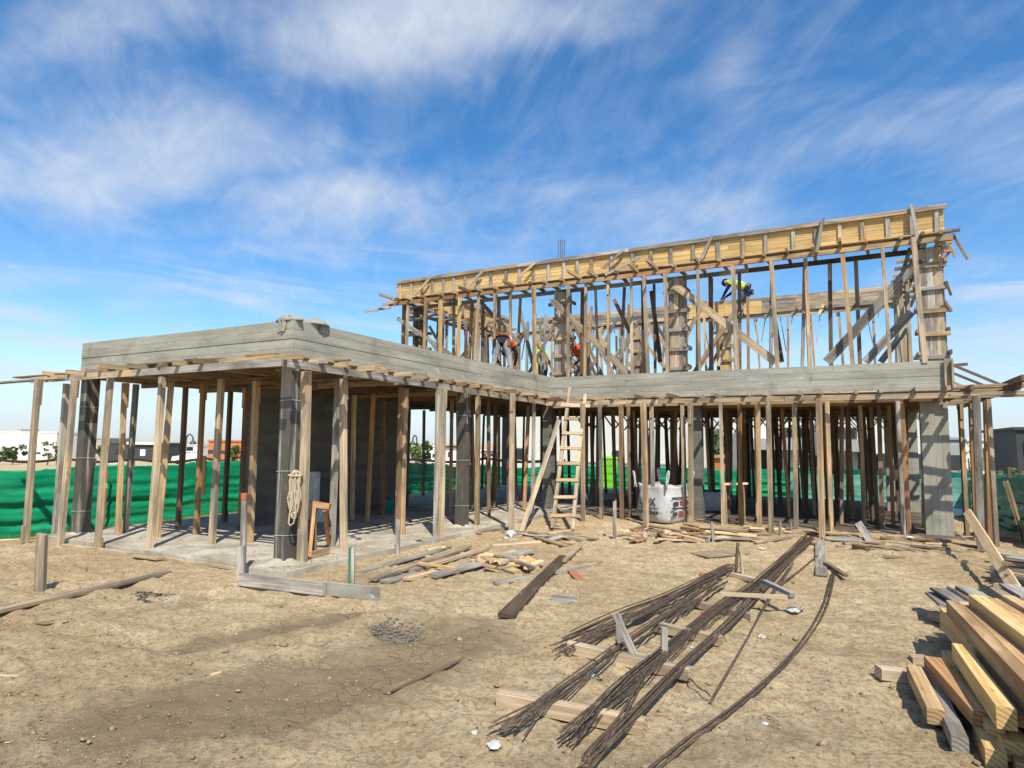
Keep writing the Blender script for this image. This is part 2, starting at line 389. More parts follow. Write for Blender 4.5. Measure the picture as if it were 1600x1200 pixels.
# ------------------------------------------------------------------ ground
_rs = np.random.RandomState(3)
_W = [(_rs.uniform(0, 2*np.pi), lam, _rs.uniform(0, 2*np.pi)) for lam in list(_rs.uniform(.11, .3, 40))+list(_rs.uniform(.22, .7, 26))+list(_rs.uniform(.7, 2.6, 18))+list(_rs.uniform(3, 9, 6))]
def sstep(x, a, b):
    t = np.clip((x-a)/(b-a), 0, 1); return t*t*(3-2*t)
def seg_d(x, y, ax, ay, bx, by):
    dx, dy = bx-ax, by-ay; t = np.clip(((x-ax)*dx+(y-ay)*dy)/(dx*dx+dy*dy), 0, 1)
    return np.hypot(x-ax-t*dx, y-ay-t*dy)
PIT = atz(655, 985); BLK = atz(240, 929)
_damp_segs = []
for a, b, wd in (((430,1095),(720,1005),.55),((560,1040),(200,1120),.55),((300,1000),(560,960),.2),((0,1165),(200,1185),.4),((600,985),(760,975),.3),((380,930),(180,955),.28),((1270,1010),(1400,1030),.28),((1000,895),(1060,905),.22),((880,1190),(1000,1180),.25),((1100,1180),(1240,1150),.22),((700,900),(560,905),.25)):
    p, q = atz(*a), atz(*b); _damp_segs.append((p.x,p.y,q.x,q.y,wd))
def gz_np(x, y):
    x = np.asarray(x, float); y = np.asarray(y, float)
    z = np.zeros_like(x); w2 = np.zeros_like(x)
    for th, lam, ph in _W:
        k = 2*np.pi/lam; z += (.0042 if lam < .3 else .0026)*(lam**.55)*np.sin(k*(x*np.cos(th)+y*np.sin(th))+ph+.8*np.sin(1.3*x+.9*y+ph))
    near = 1-sstep(np.hypot(x-3, y-2), 14, 30); z *= near
    z += -.52*sstep(y, 5.5, 20.5)-.2*sstep(-x, 4.9, 7.3)
    z += -.02*np.clip(np.hypot(x-CAM.x, y-CAM.y)-27, 0, 420)
    onslab = sstep(x, .1, .5)*(1-sstep(x, 7.6, 8.2))*sstep(y, 5.6, 7.0)*(1-sstep(y, 7.6, 8.6))
    z = z*(1-.5*onslab)+.085*onslab
    b2 = sstep(x, -4.9, -4.4)*(1-sstep(x, .25, .7))*sstep(y, -1.1, -.35)*(1-sstep(y, 12, 14)); z = z*(1-.6*b2)+.02*b2
    inside = ((x > -4.8) & (x < .2) & (y > -.1) & (y < 14)) | ((x > -.1) & (x < 7.4) & (y > 7.7) & (y < 14))
    z = np.where(inside, np.minimum(z, .0), z)
    for a in _damp_segs[:3]: z -= .016*np.exp(-(seg_d(x, y, *a[:4])/a[4])**2)
    r = np.hypot((x-PIT.x)/1.2, y-PIT.y); z -= .14*np.exp(-(r/.26)**2); z += .035*np.exp(-((r-.48)/.14)**2)
    # wheel ruts that cross the yard
    for o in (-.75, .75):
        dd = np.abs((y-(-1.35+.26*(x-2)))+o*.9+.12*np.sin(.9*x)); z -= (.02+.008*np.sin(38*(x+.35*np.abs(dd))))*np.exp(-(dd/.12)**2)*(1-sstep(x, 5.2, 6.5)); z += .009*np.exp(-((dd-.2)/.08)**2)*(1-sstep(x, 5.2, 6.5))
    return z
def gz(x, y): return float(gz_np(np.array([x]), np.array([y]))[0])
def on_ground(px, py, lift=0.0):
    p = atz(px, py, 0.0)
    for _ in range(4): p = atz(px, py, gz(p.x, p.y)+lift)
    return p
def axis_coords(lo, hi, step, far, grow):
    c = list(np.arange(lo, hi+1e-6, step)); s = step; a = lo; left = []
    while a > -far: s *= grow; a -= s; left.append(a)
    s = step; a = hi; right = []
    while a < far: s *= grow; a += s; right.append(a)
    return np.array(left[::-1]+c+right)
def build_ground():
    xs = axis_coords(-3.2, 9.2, .042, 2200, 1.075); ys = axis_coords(-3.4, 6.8, .042, 2200, 1.075)
    X, Y = np.meshgrid(xs, ys); X = X.ravel(); Y = Y.ravel(); Z = gz_np(X, Y)
    nx, ny = len(xs), len(ys)
    me = bpy.data.meshes.new('ground'); me.vertices.add(nx*ny)
    me.vertices.foreach_set('co', np.stack([X, Y, Z], 1).ravel())
    i = np.arange(nx-1)[None, :]+nx*np.arange(ny-1)[:, None]
    q = np.stack([i, i+1, i+1+nx, i+nx], -1).reshape(-1, 4)
    me.loops.add(q.size); me.loops.foreach_set('vertex_index', q.ravel().astype(np.int32))
    me.polygons.add(len(q)); me.polygons.foreach_set('loop_start', np.arange(0, q.size, 4, dtype=np.int32))
    me.polygons.foreach_set('use_smooth', np.ones(len(q), bool))
    me.update(calc_edges=True); me.validate()
    damp = np.zeros(nx*ny)
    for k_, a in enumerate(_damp_segs): damp = np.maximum(damp, (1.1 if k_ < 3 else .62)*np.exp(-(seg_d(X, Y, *a[:4])/a[4])**2*.9))
    damp = np.maximum(damp, np.exp(-((np.hypot(X-PIT.x, Y-PIT.y))/.6)**2))
    D = np.hypot(X-CAM.x, Y-CAM.y)
    inside = (X > -6.9) & (X < 9.1) & (Y < 18.6)
    grass = np.where(inside, 0, 1-.85*sstep(D, 70, 84))
    grass = np.maximum(grass, np.exp(-((X+6.7)/.5)**2)*(Y < 17)*.62)
    for nm, a in (('damp', damp), ('grass', grass)):
        at_ = me.attributes.new(nm, 'FLOAT', 'POINT'); at_.data.foreach_set('value', a.astype(np.float32))
    me.materials.append(MAT['ground_soil'])
    o = link(bpy.data.objects.new('ground', me)); o['kind'] = 'structure'
build_ground()

# ------------------------------------------------------------------ the concrete frame of the house
HT, YI, XA, XB, YB = 3.0936, 7.609, -4.764, 7.594, 14.2
house = empty('unfinished_house', (0, 0, 0), 'board marked grey concrete frame of an unfinished flat roofed house', 'house')
def board_beam(name, p0, u, n, L, z0, z1, th, rows, mat='concrete', ext0=0., ext1=0., amp=.009, rough_top=True):
    """cast beam: core box plus a face that shows each shutter board, u along, n outwards"""
    mb = MB(); u = Vector(u); n = Vector(n); p0 = Vector(p0)
    def P(a, b, z): q = p0+u*a-n*b; return (q.x, q.y, z)
    def bx(a0, a1, b0, b1, c0, c1):
        k = len(mb.v)
        for (a, b, c) in ((a0,b0,c0),(a1,b0,c0),(a1,b1,c0),(a0,b1,c0),(a0,b0,c1),(a1,b0,c1),(a1,b1,c1),(a0,b1,c1)): mb.v.append(P(a, b, c))
        s = u.cross(-n).z > 0
        for q in ((0,3,2,1),(4,5,6,7),(0,1,5,4),(1,2,6,5),(2,3,7,6),(3,0,4,7)): mb.f.append(tuple(k+i for i in (q if s else q[::-1]))); mb.m.append(0)
    bx(ext0, L-ext1, 0, th, z0, z1)
    h = (z1-z0)/rows
    for r in range(rows):
        a = 0.
        while a < L-1e-3:
            b = min(L, a+R(1.6, 3.2)); b = L if L-b < .6 else b
            top = z1+R(-.006, .010) if r == rows-1 and rough_top else z0+(r+1)*h-R(.002,.004)
            bx(a, b-.002, -R(.002, .002+amp), .012, z0+r*h+.001, top); a = b
    return mb.build(name, mat, house)
ZL, ZR = 2.622, 2.565
board_beam('roof_beam', (XA, 0, 0), (1,0,0), (0,-1,0), -XA, ZL, HT, .2, 4)
board_beam('roof_beam', (0, 0, 0), (0,1,0), (1,0,0), YI, ZL, HT, .2, 4, ext0=.2)
board_beam('roof_beam', (0, YI, 0), (1,0,0), (0,-1,0), XB, ZR, HT-.004, .2, 4, ext0=0.0)
board_beam('roof_beam', (XB, YI, 0), (0,1,0), (1,0,0), YB-YI, ZR, HT-.002, .2, 4, ext0=.2)
board_beam('roof_beam', (XA, YB, 0), (0,-1,0), (-1,0,0), YB, ZL, HT-.003, .2, 4, ext1=.2)
board_beam('roof_beam', (XB-.2, YB, 0), (-1,0,0), (0,1,0), XB-XA-.4, ZR+.004, HT-.005, .2, 4)
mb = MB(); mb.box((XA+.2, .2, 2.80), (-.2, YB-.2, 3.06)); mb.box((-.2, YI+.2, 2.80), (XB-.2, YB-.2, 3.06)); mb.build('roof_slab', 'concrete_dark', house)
def prism(name, poly, z0, z1, mat, parent, jit=0.):
    n = len(poly); v = [(x, y, z0) for x, y in poly]+[(x+R(-jit,jit), y+R(-jit,jit), z1) for x, y in poly]
    f = [tuple(reversed(range(n))), tuple(n+i for i in range(n))]+[(i, (i+1)%n, n+(i+1)%n, n+i) for i in range(n)]
    return mesh_obj(name, v, f, mat, parent)
poly = [(-4.95,-.30)]+[(-4.95+5.32*i/18, -.30+R(-.03,.03)) for i in range(1,18)]+[(.37,-.30)]+[(.37+R(-.03,.03), -.3+7.4*i/22) for i in range(1,22)]+[(.37,7.1),(.37,14.4),(-4.95,14.4)]
prism('floor_slab', poly, -.45, .085, 'concrete_slab', house, .008)
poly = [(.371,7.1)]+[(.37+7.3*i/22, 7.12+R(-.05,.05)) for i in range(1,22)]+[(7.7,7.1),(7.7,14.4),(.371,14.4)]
prism('floor_slab', poly, -.6, .080, 'floor_dirt_shaded', house, .004)
def column(x0, y0, x1, y1, z0, z1, mat, ties=False, boards=0):
    mb = MB(); mb.box((x0,y0,z0), (x1,y1,z1))
    if boards:
        w = (x1-x0)/boards
        for i in range(boards): mb.box((x0+i*w+.0015, y0-R(.003,.008), z0), (x0+(i+1)*w-.0015, y0+.01, z1-R(.0,.01)))
        for i in range(2): mb.box((x1-.01, y0+i*(y1-y0)/2+.002, z0), (x1+R(.002,.007), y0+(i+1)*(y1-y0)/2-.002, z1-.004))
        for i in range(2): mb.box((x0-R(.002,.007), y0+i*(y1-y0)/2+.002, z0), (x0+.01, y0+(i+1)*(y1-y0)/2-.002, z1-.004))
    o = mb.build('column', mat, house)
    if ties:
        for z in (.42, 1.25, 2.05):
            m2 = MB(); e = .006; zz = z+R(-.05,.05)
            m2.tube([(x0-e,y0-e,zz),(x1+e,y0-e,zz+.01),(x1+e,y1+e,zz),(x0-e,y1+e,zz-.01),(x0-e,y0-e,zz)], .0035, 4); m2.build('tie_wire', 'steel_tie', o)
    return o
ymid = atx(722, 720, -.12).y
column(-4.75, .01, -4.56, .20, .02, ZL+.02, 'column_film', True)
column(-.20, .012, -.012, .20, .02, ZL+.02, 'column_film', True)
column(-.19, ymid-.09, -.012, ymid+.09, .02, ZL+.02, 'column_film', True)
xm = aty(1090, 720, 7.75).x
column(xm-.11, 7.62, xm+.11, 7.84, .02, ZR+.02, 'concrete_dark')
column(7.19, 7.612, 7.590, 7.86, -.2, ZR+.02, 'concrete_column', boards=4)
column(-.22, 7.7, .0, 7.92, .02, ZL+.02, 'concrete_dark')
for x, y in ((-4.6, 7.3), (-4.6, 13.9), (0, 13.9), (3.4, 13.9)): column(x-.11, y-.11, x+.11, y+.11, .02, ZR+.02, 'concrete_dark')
def wall(x0, y0, x1, y1, z1, rows, mat):
    o = None; mb = MB(); mb.box((x0,y0,.02), (x1,y1,z1)); h = (z1-.085)/rows
    for r in range(rows):
        e = R(.001,.006); mb.box((x0-e, y0-e, .086+r*h), (x1+e, y1+e, .086+(r+1)*h-.003))
    return mb.build('wall', mat, house)
wy0, wy1 = atx(394, 715, -3.05).y, atx(640, 715, -3.05).y
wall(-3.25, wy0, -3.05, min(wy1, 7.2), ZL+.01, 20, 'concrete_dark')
wx0, wx1 = aty(1384, 720, 11.7).x, aty(1435, 720, 11.7).x
wall(wx0, 11.7, wx1, 11.95, ZR+.01, 20, 'concrete_column')
# splash of concrete at the foot of the corner column
def splash(cx, cy, r, h):
    mb = MB(); n = 26
    prof = [(r*1.0,.0),(r*.8,h*.16),(r*.55,h*.42),(r*.38,h*.8),(r*.3,h)]
    for rr, z in prof:
        for j in range(n):
            k = rr*(1+.22*math.sin(3*j/n*6.283+1)+R(-.12,.12)); mb.v.append((cx+k*math.cos(6.283*j/n), cy+k*math.sin(6.283*j/n), .075+z))
    for i in range(4):
        for j in range(n): mb.f.append((i*n+j, i*n+(j+1)%n, (i+1)*n+(j+1)%n, (i+1)*n+j)); mb.m.append(0)
    mb.f.append(tuple(4*n+j for j in range(n))); mb.m.append(0)
    mb.build('mortar_splash', 'concrete_slab', house, True)
splash(-.12, .08, .34, .07); splash(-4.64, .1, .30, .04); splash(-.12, ymid, .30, .04)

# cement sack cloth left on the parapet corner
def rag(p, w, d, h, name, label):
    mb = MB(); n = 22; k = 9
    for i in range(k+1):
        t = i/k
        for j in range(n):
            a = 6.283*j/n; q = math.sin(math.pi*min(1, t*1.0)/2)
            rr = (1-t**1.6); x = w*rr*math.cos(a)*(1+.2*math.sin(2*a+1)); y = d*rr*math.sin(a)
            z = h*q*(1+.25*math.sin(3*a+2.2)+.12*math.sin(7*a))
            mb.v.append((p[0]+x+R(-.006,.006), p[1]+y+R(-.006,.006), p[2]+z))
    for i in range(k):
        for j in range(n): mb.f.append((i*n+j, i*n+(j+1)%n, (i+1)*n+(j+1)%n, (i+1)*n+j)); mb.m.append(0)
    mb.f.append(tuple(reversed(range(n)))); mb.m.append(0)
    o = mb.build(name, 'cloth_grey', None, True); tag(o, label, 'sack cloth', 'cloths on the parapet corner'); return o
rag((-.16, .06, HT), .2, .1, .07, 'sack_cloth', 'grey cement stiffened cloth draped on the parapet corner towards the short front')
r2 = rag((-.05, .42, HT), .12, .2, .075, 'sack_cloth', 'grey cement stiffened cloth draped on the parapet corner towards the long side')
for (p, nrm, w, h) in (((-.18, -.012, HT), (0,-1), .10, .17), ((.012, .46, HT), (1,0), .12, .12)):
    mb = MB(); n = 10
    for i in range(n+1):
        for j in range(7):
            s = (j/6-.5)*w*(1+.3*i/n); z = HT+.03-h*i/n; off = .012+.018*math.sin(j*1.7+i*.3)+.01
            mb.v.append((p[0]+(s if nrm[0] == 0 else off), p[1]+(s if nrm[1] == 0 else -off), z))
    for i in range(n):
        for j in range(6): mb.f.append((i*7+j, i*7+j+1, (i+1)*7+j+1, (i+1)*7+j)); mb.m.append(0)
    par = [o for o in COL.objects if o.name.startswith('sack_cloth')][0 if nrm[0] == 0 else 1]
    mb.build('hanging_fold', 'cloth_grey', par, True)

# ------------------------------------------------------------------ timber props
def prop(b, t, zb, zt, w=.078, mat=None, label='', group='', cleat=.6, foot=.3, plane=None):
    """b, t: where the foot and the head of the prop show in the photograph"""
    p0 = Vector(b) if len(b) == 3 else atz(b[0], b[1], zb)
    if zb is None: p0.z = gz(p0.x, p0.y)
    if t is None: p1 = Vector((p0.x+R(-.11,.11), p0.y+R(-.09,.09), zt))
    else: p1 = atd(t[0], t[1], depth_of(p0)); p1.z = zt
    p0.z -= .004
    rz = R(-.3,.3); up = Vector((math.cos(rz), math.sin(rz), 0)); d = (p1-p0).normalized()
    ww = w*R(.78,1.0); off = up*(-ww/2)
    o = timber('timber_prop', p0+off, p1+off, ww, ww, mat or pick('wood_weathered','wood_weathered','wood_tan','wood_grey'), None, up, skew=.05)
    tag(o, label, 'prop', group)
    side = d.cross(up).normalized(); L = (p1-p0).length
    if random.random() < cleat:
        s = pick(-1, 1); a = p0+d*(L-R(.25,.42)); bq = p0+d*(L-R(.0,.015))
        c = side*(s*(ww/2+.013)); q = timber('cleat', a+c+off*.8, bq+c+off*.8, .024, ww*.8, pick('wood_weathered','wood_tan'), o, up, wob=.3, rings=2)
    if random.random() < foot:
        s = pick(-1, 1); c = side*(s*(ww/2+.012)); a = p0+d*.004; bq = p0+d*R(.18,.34)
        timber('foot_cleat', a+c+off*.8, bq+c+off*.8, .022, ww*.85, pick('wood_weathered','wood_grey','wood_tan'), o, up, wob=.3, rings=2)
    return o
ZPL, ZPR = 2.438, 2.368
G1 = 'props along the short front of the left wing'; L1 = 'pale weathered timber prop under the overhanging plank of the left wing short front'
for k_, (b, t, zb) in enumerate((((40,850),(60,592),.0),((94,854),(117,590),.0),((152,862),(173,585),.0),((233,866),(255,575),.0))):
    prop(b, t, zb, ZPL, .085, 'wood_weathered', 'pale weathered prop under the short front plank, '+ORD[k_]+' from the free left end', G1)
prop((86,836), (104,605), .05, ZPL, .08, 'wood_grey', 'grey timber prop close against the black end column of the left wing', '', 1)
G2 = 'props standing inside the short front of the left wing'; L2 = 'brown timber prop on the slab between the short front and the dark inner wall'
for k_, (b, t, m) in enumerate((((184,835),(195,600),'wood_tan'),((196,832),(212,612),'wood_grey'),((246,840),(268,590),'wood_tan'),((278,825),(290,610),'wood_brown'),((307,835),(318,597),'wood_orange'),((331,850),(346,592),'wood_weathered'),((350,815),(360,620),'wood_brown'),((375,828),(386,590),'wood_brown'))):
    prop(b, t, .085, 2.45, .078, m, m[5:]+' timber prop between short front and dark inner wall, '+ORD[k_]+' from the black end column', G2)
G3 = 'props along the long side of the left wing'; L3 = 'timber prop under the edge plank along the long side of the left wing'
prop((390,848), (402,563), .085, ZPL, .085, 'wood_tan', 'thick tan timber prop at the roof corner behind the red tipped stake', '', 1)
for k_, (b, t, m) in enumerate((((471,882),(480,572),'wood_weathered'),((537,862),(537,586),'wood_weathered'),((628,838),(634,610),'wood_tan'),((688,840),(692,608),'wood_weathered'),((745,822),(747,626),'wood_tan'),((799,827),(801,624),'wood_weathered'))):
    prop(b, t, .06, ZPL, .088, m, m[5:]+' timber prop under the long side edge plank, '+ORD[k_]+' counted from the roof corner', G3, .9, .5)
G4 = 'props in the shade inside the left wing'; L4 = 'shaded brown timber prop on the slab inside the long side of the left wing'
for k_, (b, t, m) in enumerate((((518,854),(528,606),'wood_grey'),((498,800),(502,602),'wood_orange'),((550,812),(554,608),'wood_tan'),((574,816),(584,604),'wood_orange'),((599,803),(600,614),'wood_orange'),((621,836),(627,622),'wood_brown'),((681,838),(685,616),'wood_grey'),((704,803),(706,622),'wood_orange'),((832,803),(834,640),'wood_grey'))):
    prop(b, t, .085, 2.45, .075, m, 'shaded '+m[5:]+' timber prop inside the long side, '+ORD[k_]+' from the corner column', G4)
for y in np.arange(4.4, 13.8, 1.05):
    for x in (-4.3, -2.2, -1.2, -.45):
        if x < -2 and y < 7.4 and x > -3.6: continue
        if x == -1.2 and y < 5.5: continue
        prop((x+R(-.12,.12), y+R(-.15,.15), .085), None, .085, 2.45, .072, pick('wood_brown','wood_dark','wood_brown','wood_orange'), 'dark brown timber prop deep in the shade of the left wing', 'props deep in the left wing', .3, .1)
G5 = 'props along the front of the right wing'; L5 = 'sunlit timber prop under the front plank of the right wing'
for k_, (b, t, m) in enumerate((((911,817),(910,632),'wood_weathered'),((1010,824),(1005,633),'wood_tan'),((1071,822),(1066,633),'wood_weathered'),((1080,824),(1079,632),'wood_weathered'),((1205,837),(1200,624),'wood_weathered'),((1285,845),(1279,620),'wood_tan'))):
    prop(b, t, .01, ZPR, .085, m, 'sunlit '+m[5:]+' timber prop under the right wing front plank, '+ORD[k_]+' from the ladder', G5, .8, .8)
G6 = 'second row of props under the right wing'; L6 = 'timber prop in the second row just inside the right wing front'
for k_, (b, t, m) in enumerate((((940,810),(937,642),'wood_grey'),((972,811),(970,640),'wood_brown'),((984,809),(982,640),'wood_brown'),((1021,814),(1018,638),'wood_grey'),((1130,822),(1126,642),'wood_weathered'),((1157,820),(1156,642),'wood_orange'),((1187,826),(1184,640),'wood_tan'),((1244,828),(1241,627),'wood_weathered'),((1299,831),(1292,628),'wood_tan'),((1351,822),(1343,627),'wood_tan'),((1396,822),(1389,648),'wood_orange'),((1412,836),(1402,622),'wood_grey'),((1421,833),(1410,640),'wood_orange'),((1444,824),(1441,640),'wood_orange'))):
    prop(b, t, .07, ZPR, .074, m, m[5:]+' timber prop in the second row of the right wing, '+ORD[k_]+' from the ladder', G6, .3, .4)
i = 0
for y in np.arange(8.75, 13.9, .80):
    for x in np.arange(.45, 7.3, .66):
        if random.random() < .10 or (6.6 < x and 11.4 < y < 12.2): continue
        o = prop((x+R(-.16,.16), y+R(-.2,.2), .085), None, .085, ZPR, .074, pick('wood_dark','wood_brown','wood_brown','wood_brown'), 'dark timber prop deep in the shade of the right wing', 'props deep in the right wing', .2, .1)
        if random.random() < .55:
            M = WM[o.name]; bx = M.translation
            for s in (-1, 1): timber('strut', (bx.x+s*.03, bx.y+.03, 1.95), (bx.x+s*.34, bx.y+.03, ZPR-.005), .022, .06, 'wood_brown', o, (0,1,0), rings=2)
for k in range(22):
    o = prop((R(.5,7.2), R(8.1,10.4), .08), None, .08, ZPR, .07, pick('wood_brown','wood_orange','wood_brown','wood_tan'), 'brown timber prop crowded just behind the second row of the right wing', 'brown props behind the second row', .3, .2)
G7 = 'props under the overhang at the right wing end'; L7 = 'slim timber prop under the open slatted overhang beyond the end concrete column'
for k_, (b, t, m) in enumerate((((1511,836),(1501,652),'wood_tan'),((1525,840),(1517,642),'wood_orange'),((1546,846),(1541,640),'wood_orange'),((1557,853),(1543,614),'wood_weathered'))):
    prop(b, t, .0, ZPR, .08, m, 'slim '+m[5:]+' prop under the slatted overhang, '+ORD[k_]+' counted from the end concrete column', G7, .4, .2)
prop((1533,864), (1525,616), .0, ZPR, .10, 'wood_grey', 'thick silver grey prop at the overhang corner beside the fresh leaning plank', '', 1, 1)

# ------------------------------------------------------------------ soffit formwork of the lower roof
fl = empty('soffit_formwork', (-2.4, -.4, 2.5), 'plank and joist formwork under the left wing roof with ragged overhanging ends', 'formwork')
def run(name, p0, p1, w, h, par, mats, up=(0,0,1), lens=(2.2,3.6), lap=.0, dz=.0):
    p0 = Vector(p0); p1 = Vector(p1); L = (p1-p0).length; d = (p1-p0)/L; a = 0.; k = 0
    while a < L-.02:
        b = min(L, a+R(*lens)); b = L if L-b < .8 else b
        o = Vector((0,0,dz*(k%2)))
        timber(name, p0+d*a+o, p0+d*(b-.004)+o+Vector((0,0,R(-.006,.006))), w, h, pick(*mats), par, up, skew=.1); a = b; k += 1
WE = ('wood_weathered','wood_weathered','wood_grey')
run('edge_plank', (-5.35,-.42,2.44), (.30,-.42,2.44), .035, .092, fl, WE)
timber('edge_plank', (-6.25,-.60,2.435), (-4.3,-.50,2.46), .12, .025, 'wood_weathered', fl)
timber('edge_plank', (-5.95,-.36,2.545), (-4.2,-.30,2.56), .13, .022, 'wood_brown', fl)
timber('edge_plank', (-5.8,-.05,2.535), (-4.5,-.08,2.54), .12, .022, 'wood_tan', fl)
run('edge_plank', (.32,-.36,2.44), (.32,6.9,2.40), .035, .092, fl, WE)
for y in (1.0, 2.1, 3.2, 4.3): run('bearer', (-4.75,y,2.452), (.26,y,2.452), .05, .078, fl, ('wood_tan','wood_brown'))
for y in np.arange(5.3, 14., 1.05): run('bearer', (-4.75,y,2.452), (.2,y,2.452), .05, .078, fl, ('wood_brown','wood_dark'))
for x in np.arange(-4.7, -.9, .44):                       # joists that run out past the short front
    x += R(-.08,.08); pr_ = pick(R(.03,.16), R(.03,.16), R(.2,.5))
    a = -.42-pr_; z = 2.532
    timber('joist', (x, a, z+R(0,.004)), (x+R(-.1,.1), R(2.2,3.4), z), .05, .066, pick('wood_weathered','wood_tan','wood_brown'), fl)
    y = 3.5
    while y < 13.5: timber('joist', (x, y, z), (x, min(14, y+3.4), z), .05, .066, pick('wood_brown','wood_dark'), fl, rings=2); y += 3.45
for y in np.arange(-.25, 13.8, .40):                      # joists that run out past the long side
    y += R(-.07,.07); pr_ = pick(R(.02,.12), R(.02,.12), R(.12,.34))
    if y > 7.2: pr_ = -.75
    timber('joist', (.33+pr_, y, 2.532+R(0,.004)), (-R(.85,.95), y+R(-.05,.05), 2.532), .05, .066, pick('wood_weathered','wood_tan','wood_brown'), fl)
for y in np.arange(.07, 14.1, .145): timber('deck_board', (-4.74, y, 2.5995), (-.02, y, 2.5995), .138, .02, pick('wood_brown','wood_dark','wood_dark'), fl, wob=.05, rings=2)
for (x0,y0,x1,y1,m) in ((-4.7,-.12,-2.1,-.15,'wood_weathered'),(-2.0,-.2,-.2,-.16,'wood_tan'),(-3.4,-.33,-1.2,-.3,'wood_brown'),(.13,-.1,.15,2.3,'wood_weathered'),(.2,2.4,.14,4.8,'wood_tan'),(.14,4.9,.18,7.0,'wood_weathered')):
    timber('deck_board', (x0,y0,2.600), (x1,y1,2.600), .11, .018, m, fl)
for (px,py,q,r_,m) in ((398,556,.30,.5,'wood_orange'),(348,242//1+320,.2,.3,'wood_tan')): pass
# loose offcuts left on top of the overhang planks
for (x,y,a,L,m) in ((.18,.55,.2,.42,'wood_brown'),(.20,1.45,1.2,.3,'wood_orange'),(.22,2.2,.3,.36,'wood_grey'),(.2,3.9,1.35,.9,'wood_weathered'),(.16,5.2,1.45,1.0,'wood_weathered'),(-.3,-.22,.1,.5,'wood_orange'),(-1.4,-.2,.25,.6,'wood_brown'),(-2.6,-.2,.1,.5,'wood_tan')):
    d = Vector((math.cos(a), math.sin(a), 0))*L/2; p = Vector((x, y, 2.622))
    timber('loose_offcut', p-d, p+d, .07, .025, m, fl)

fr = empty('soffit_formwork', (4, 6.65, 2.4), 'plank and joist formwork under the right wing roof with joist ends poking out', 'formwork')
run('edge_plank', (.36,6.65,2.37), (8.62,6.65,2.375), .035, .092, fr, WE)
run('edge_plank', (7.5,6.52,2.40), (8.75,6.50,2.38), .10, .022, fr, WE)
for y in (7.5, 8.4, 9.35, 10.3, 11.2, 12.1, 13.0, 13.8): run('bearer', (.1,y,2.372), (7.6,y,2.372), .05, .09, fr, ('wood_tan','wood_brown'))
for i, x in enumerate(np.arange(.55, 7.6, .43)):
    x += R(-.07,.07); pr_ = pick(R(.05,.2), R(.15,.42))
    timber('joist', (x+R(-.06,.06), 6.65-pr_, 2.464+R(0,.03)), (x, 9.6, 2.464), .052, .072, pick('wood_weathered','wood_tan','wood_brown','wood_grey'), fr)
    timber('joist', (x+.06, 9.3, 2.464), (x+.06, 13.9, 2.464), .05, .072, 'wood_brown', fr, rings=2)
for y in np.arange(7.5, 14.1, .145): timber('deck_board', (.02, y, 2.540), (7.58, y, 2.540), .138, .02, pick('wood_brown','wood_dark','wood_dark'), fr, wob=.02, rings=2)
timber('deck_board', (.4,7.25,2.54), (3.3,7.28,2.54), .12, .02, 'wood_weathered', fr); timber('deck_board', (3.4,7.27,2.54), (7.6,7.22,2.54), .12, .02, 'wood_weathered', fr)

fe = empty('overhang_formwork', (8.1, 8, 2.4), 'open slatted timber overhang sticking out beyond the right wing end', 'formwork')
for x in (7.78, 8.36): run('bearer', (x,6.35,2.475), (x,12.6,2.475), .05, .085, fe, ('wood_weathered','wood_brown'))
for y in np.arange(6.75, 12.5, .30): timber('slat', (7.62, y+R(-.05,.05), 2.562), (8.45+R(0,.25), y+R(-.05,.05), 2.562), .07, .025, pick('wood_weathered','wood_tan','wood_brown'), fe)
timber('end_board', (7.63,7.56,2.58), (7.63,7.56,3.12), .13, .03, 'wood_weathered', fe, (0,-1,0))
timber('end_board', (7.66,7.50,2.60), (7.66,7.50,3.08), .09, .03, 'wood_tan', fe, (1,0,0))
for k, (y, o) in enumerate(((7.7,.0),(8.6,.05),(9.6,-.05),(10.6,.0),(11.6,.04))):
    timber('raking_strut', (7.66, y, 3.02), (8.42+o, y+R(-.1,.1), 2.59), .04, .045, pick('wood_weathered','wood_brown'), fe)
timber('joist', (8.36,6.0,2.565), (8.36,7.4,2.565), .09, .09, 'wood_brown', fe)
timber('wall_stub', (7.63,7.9,3.0), (7.95,7.9,3.02), .05, .05, 'wood_brown', fe)
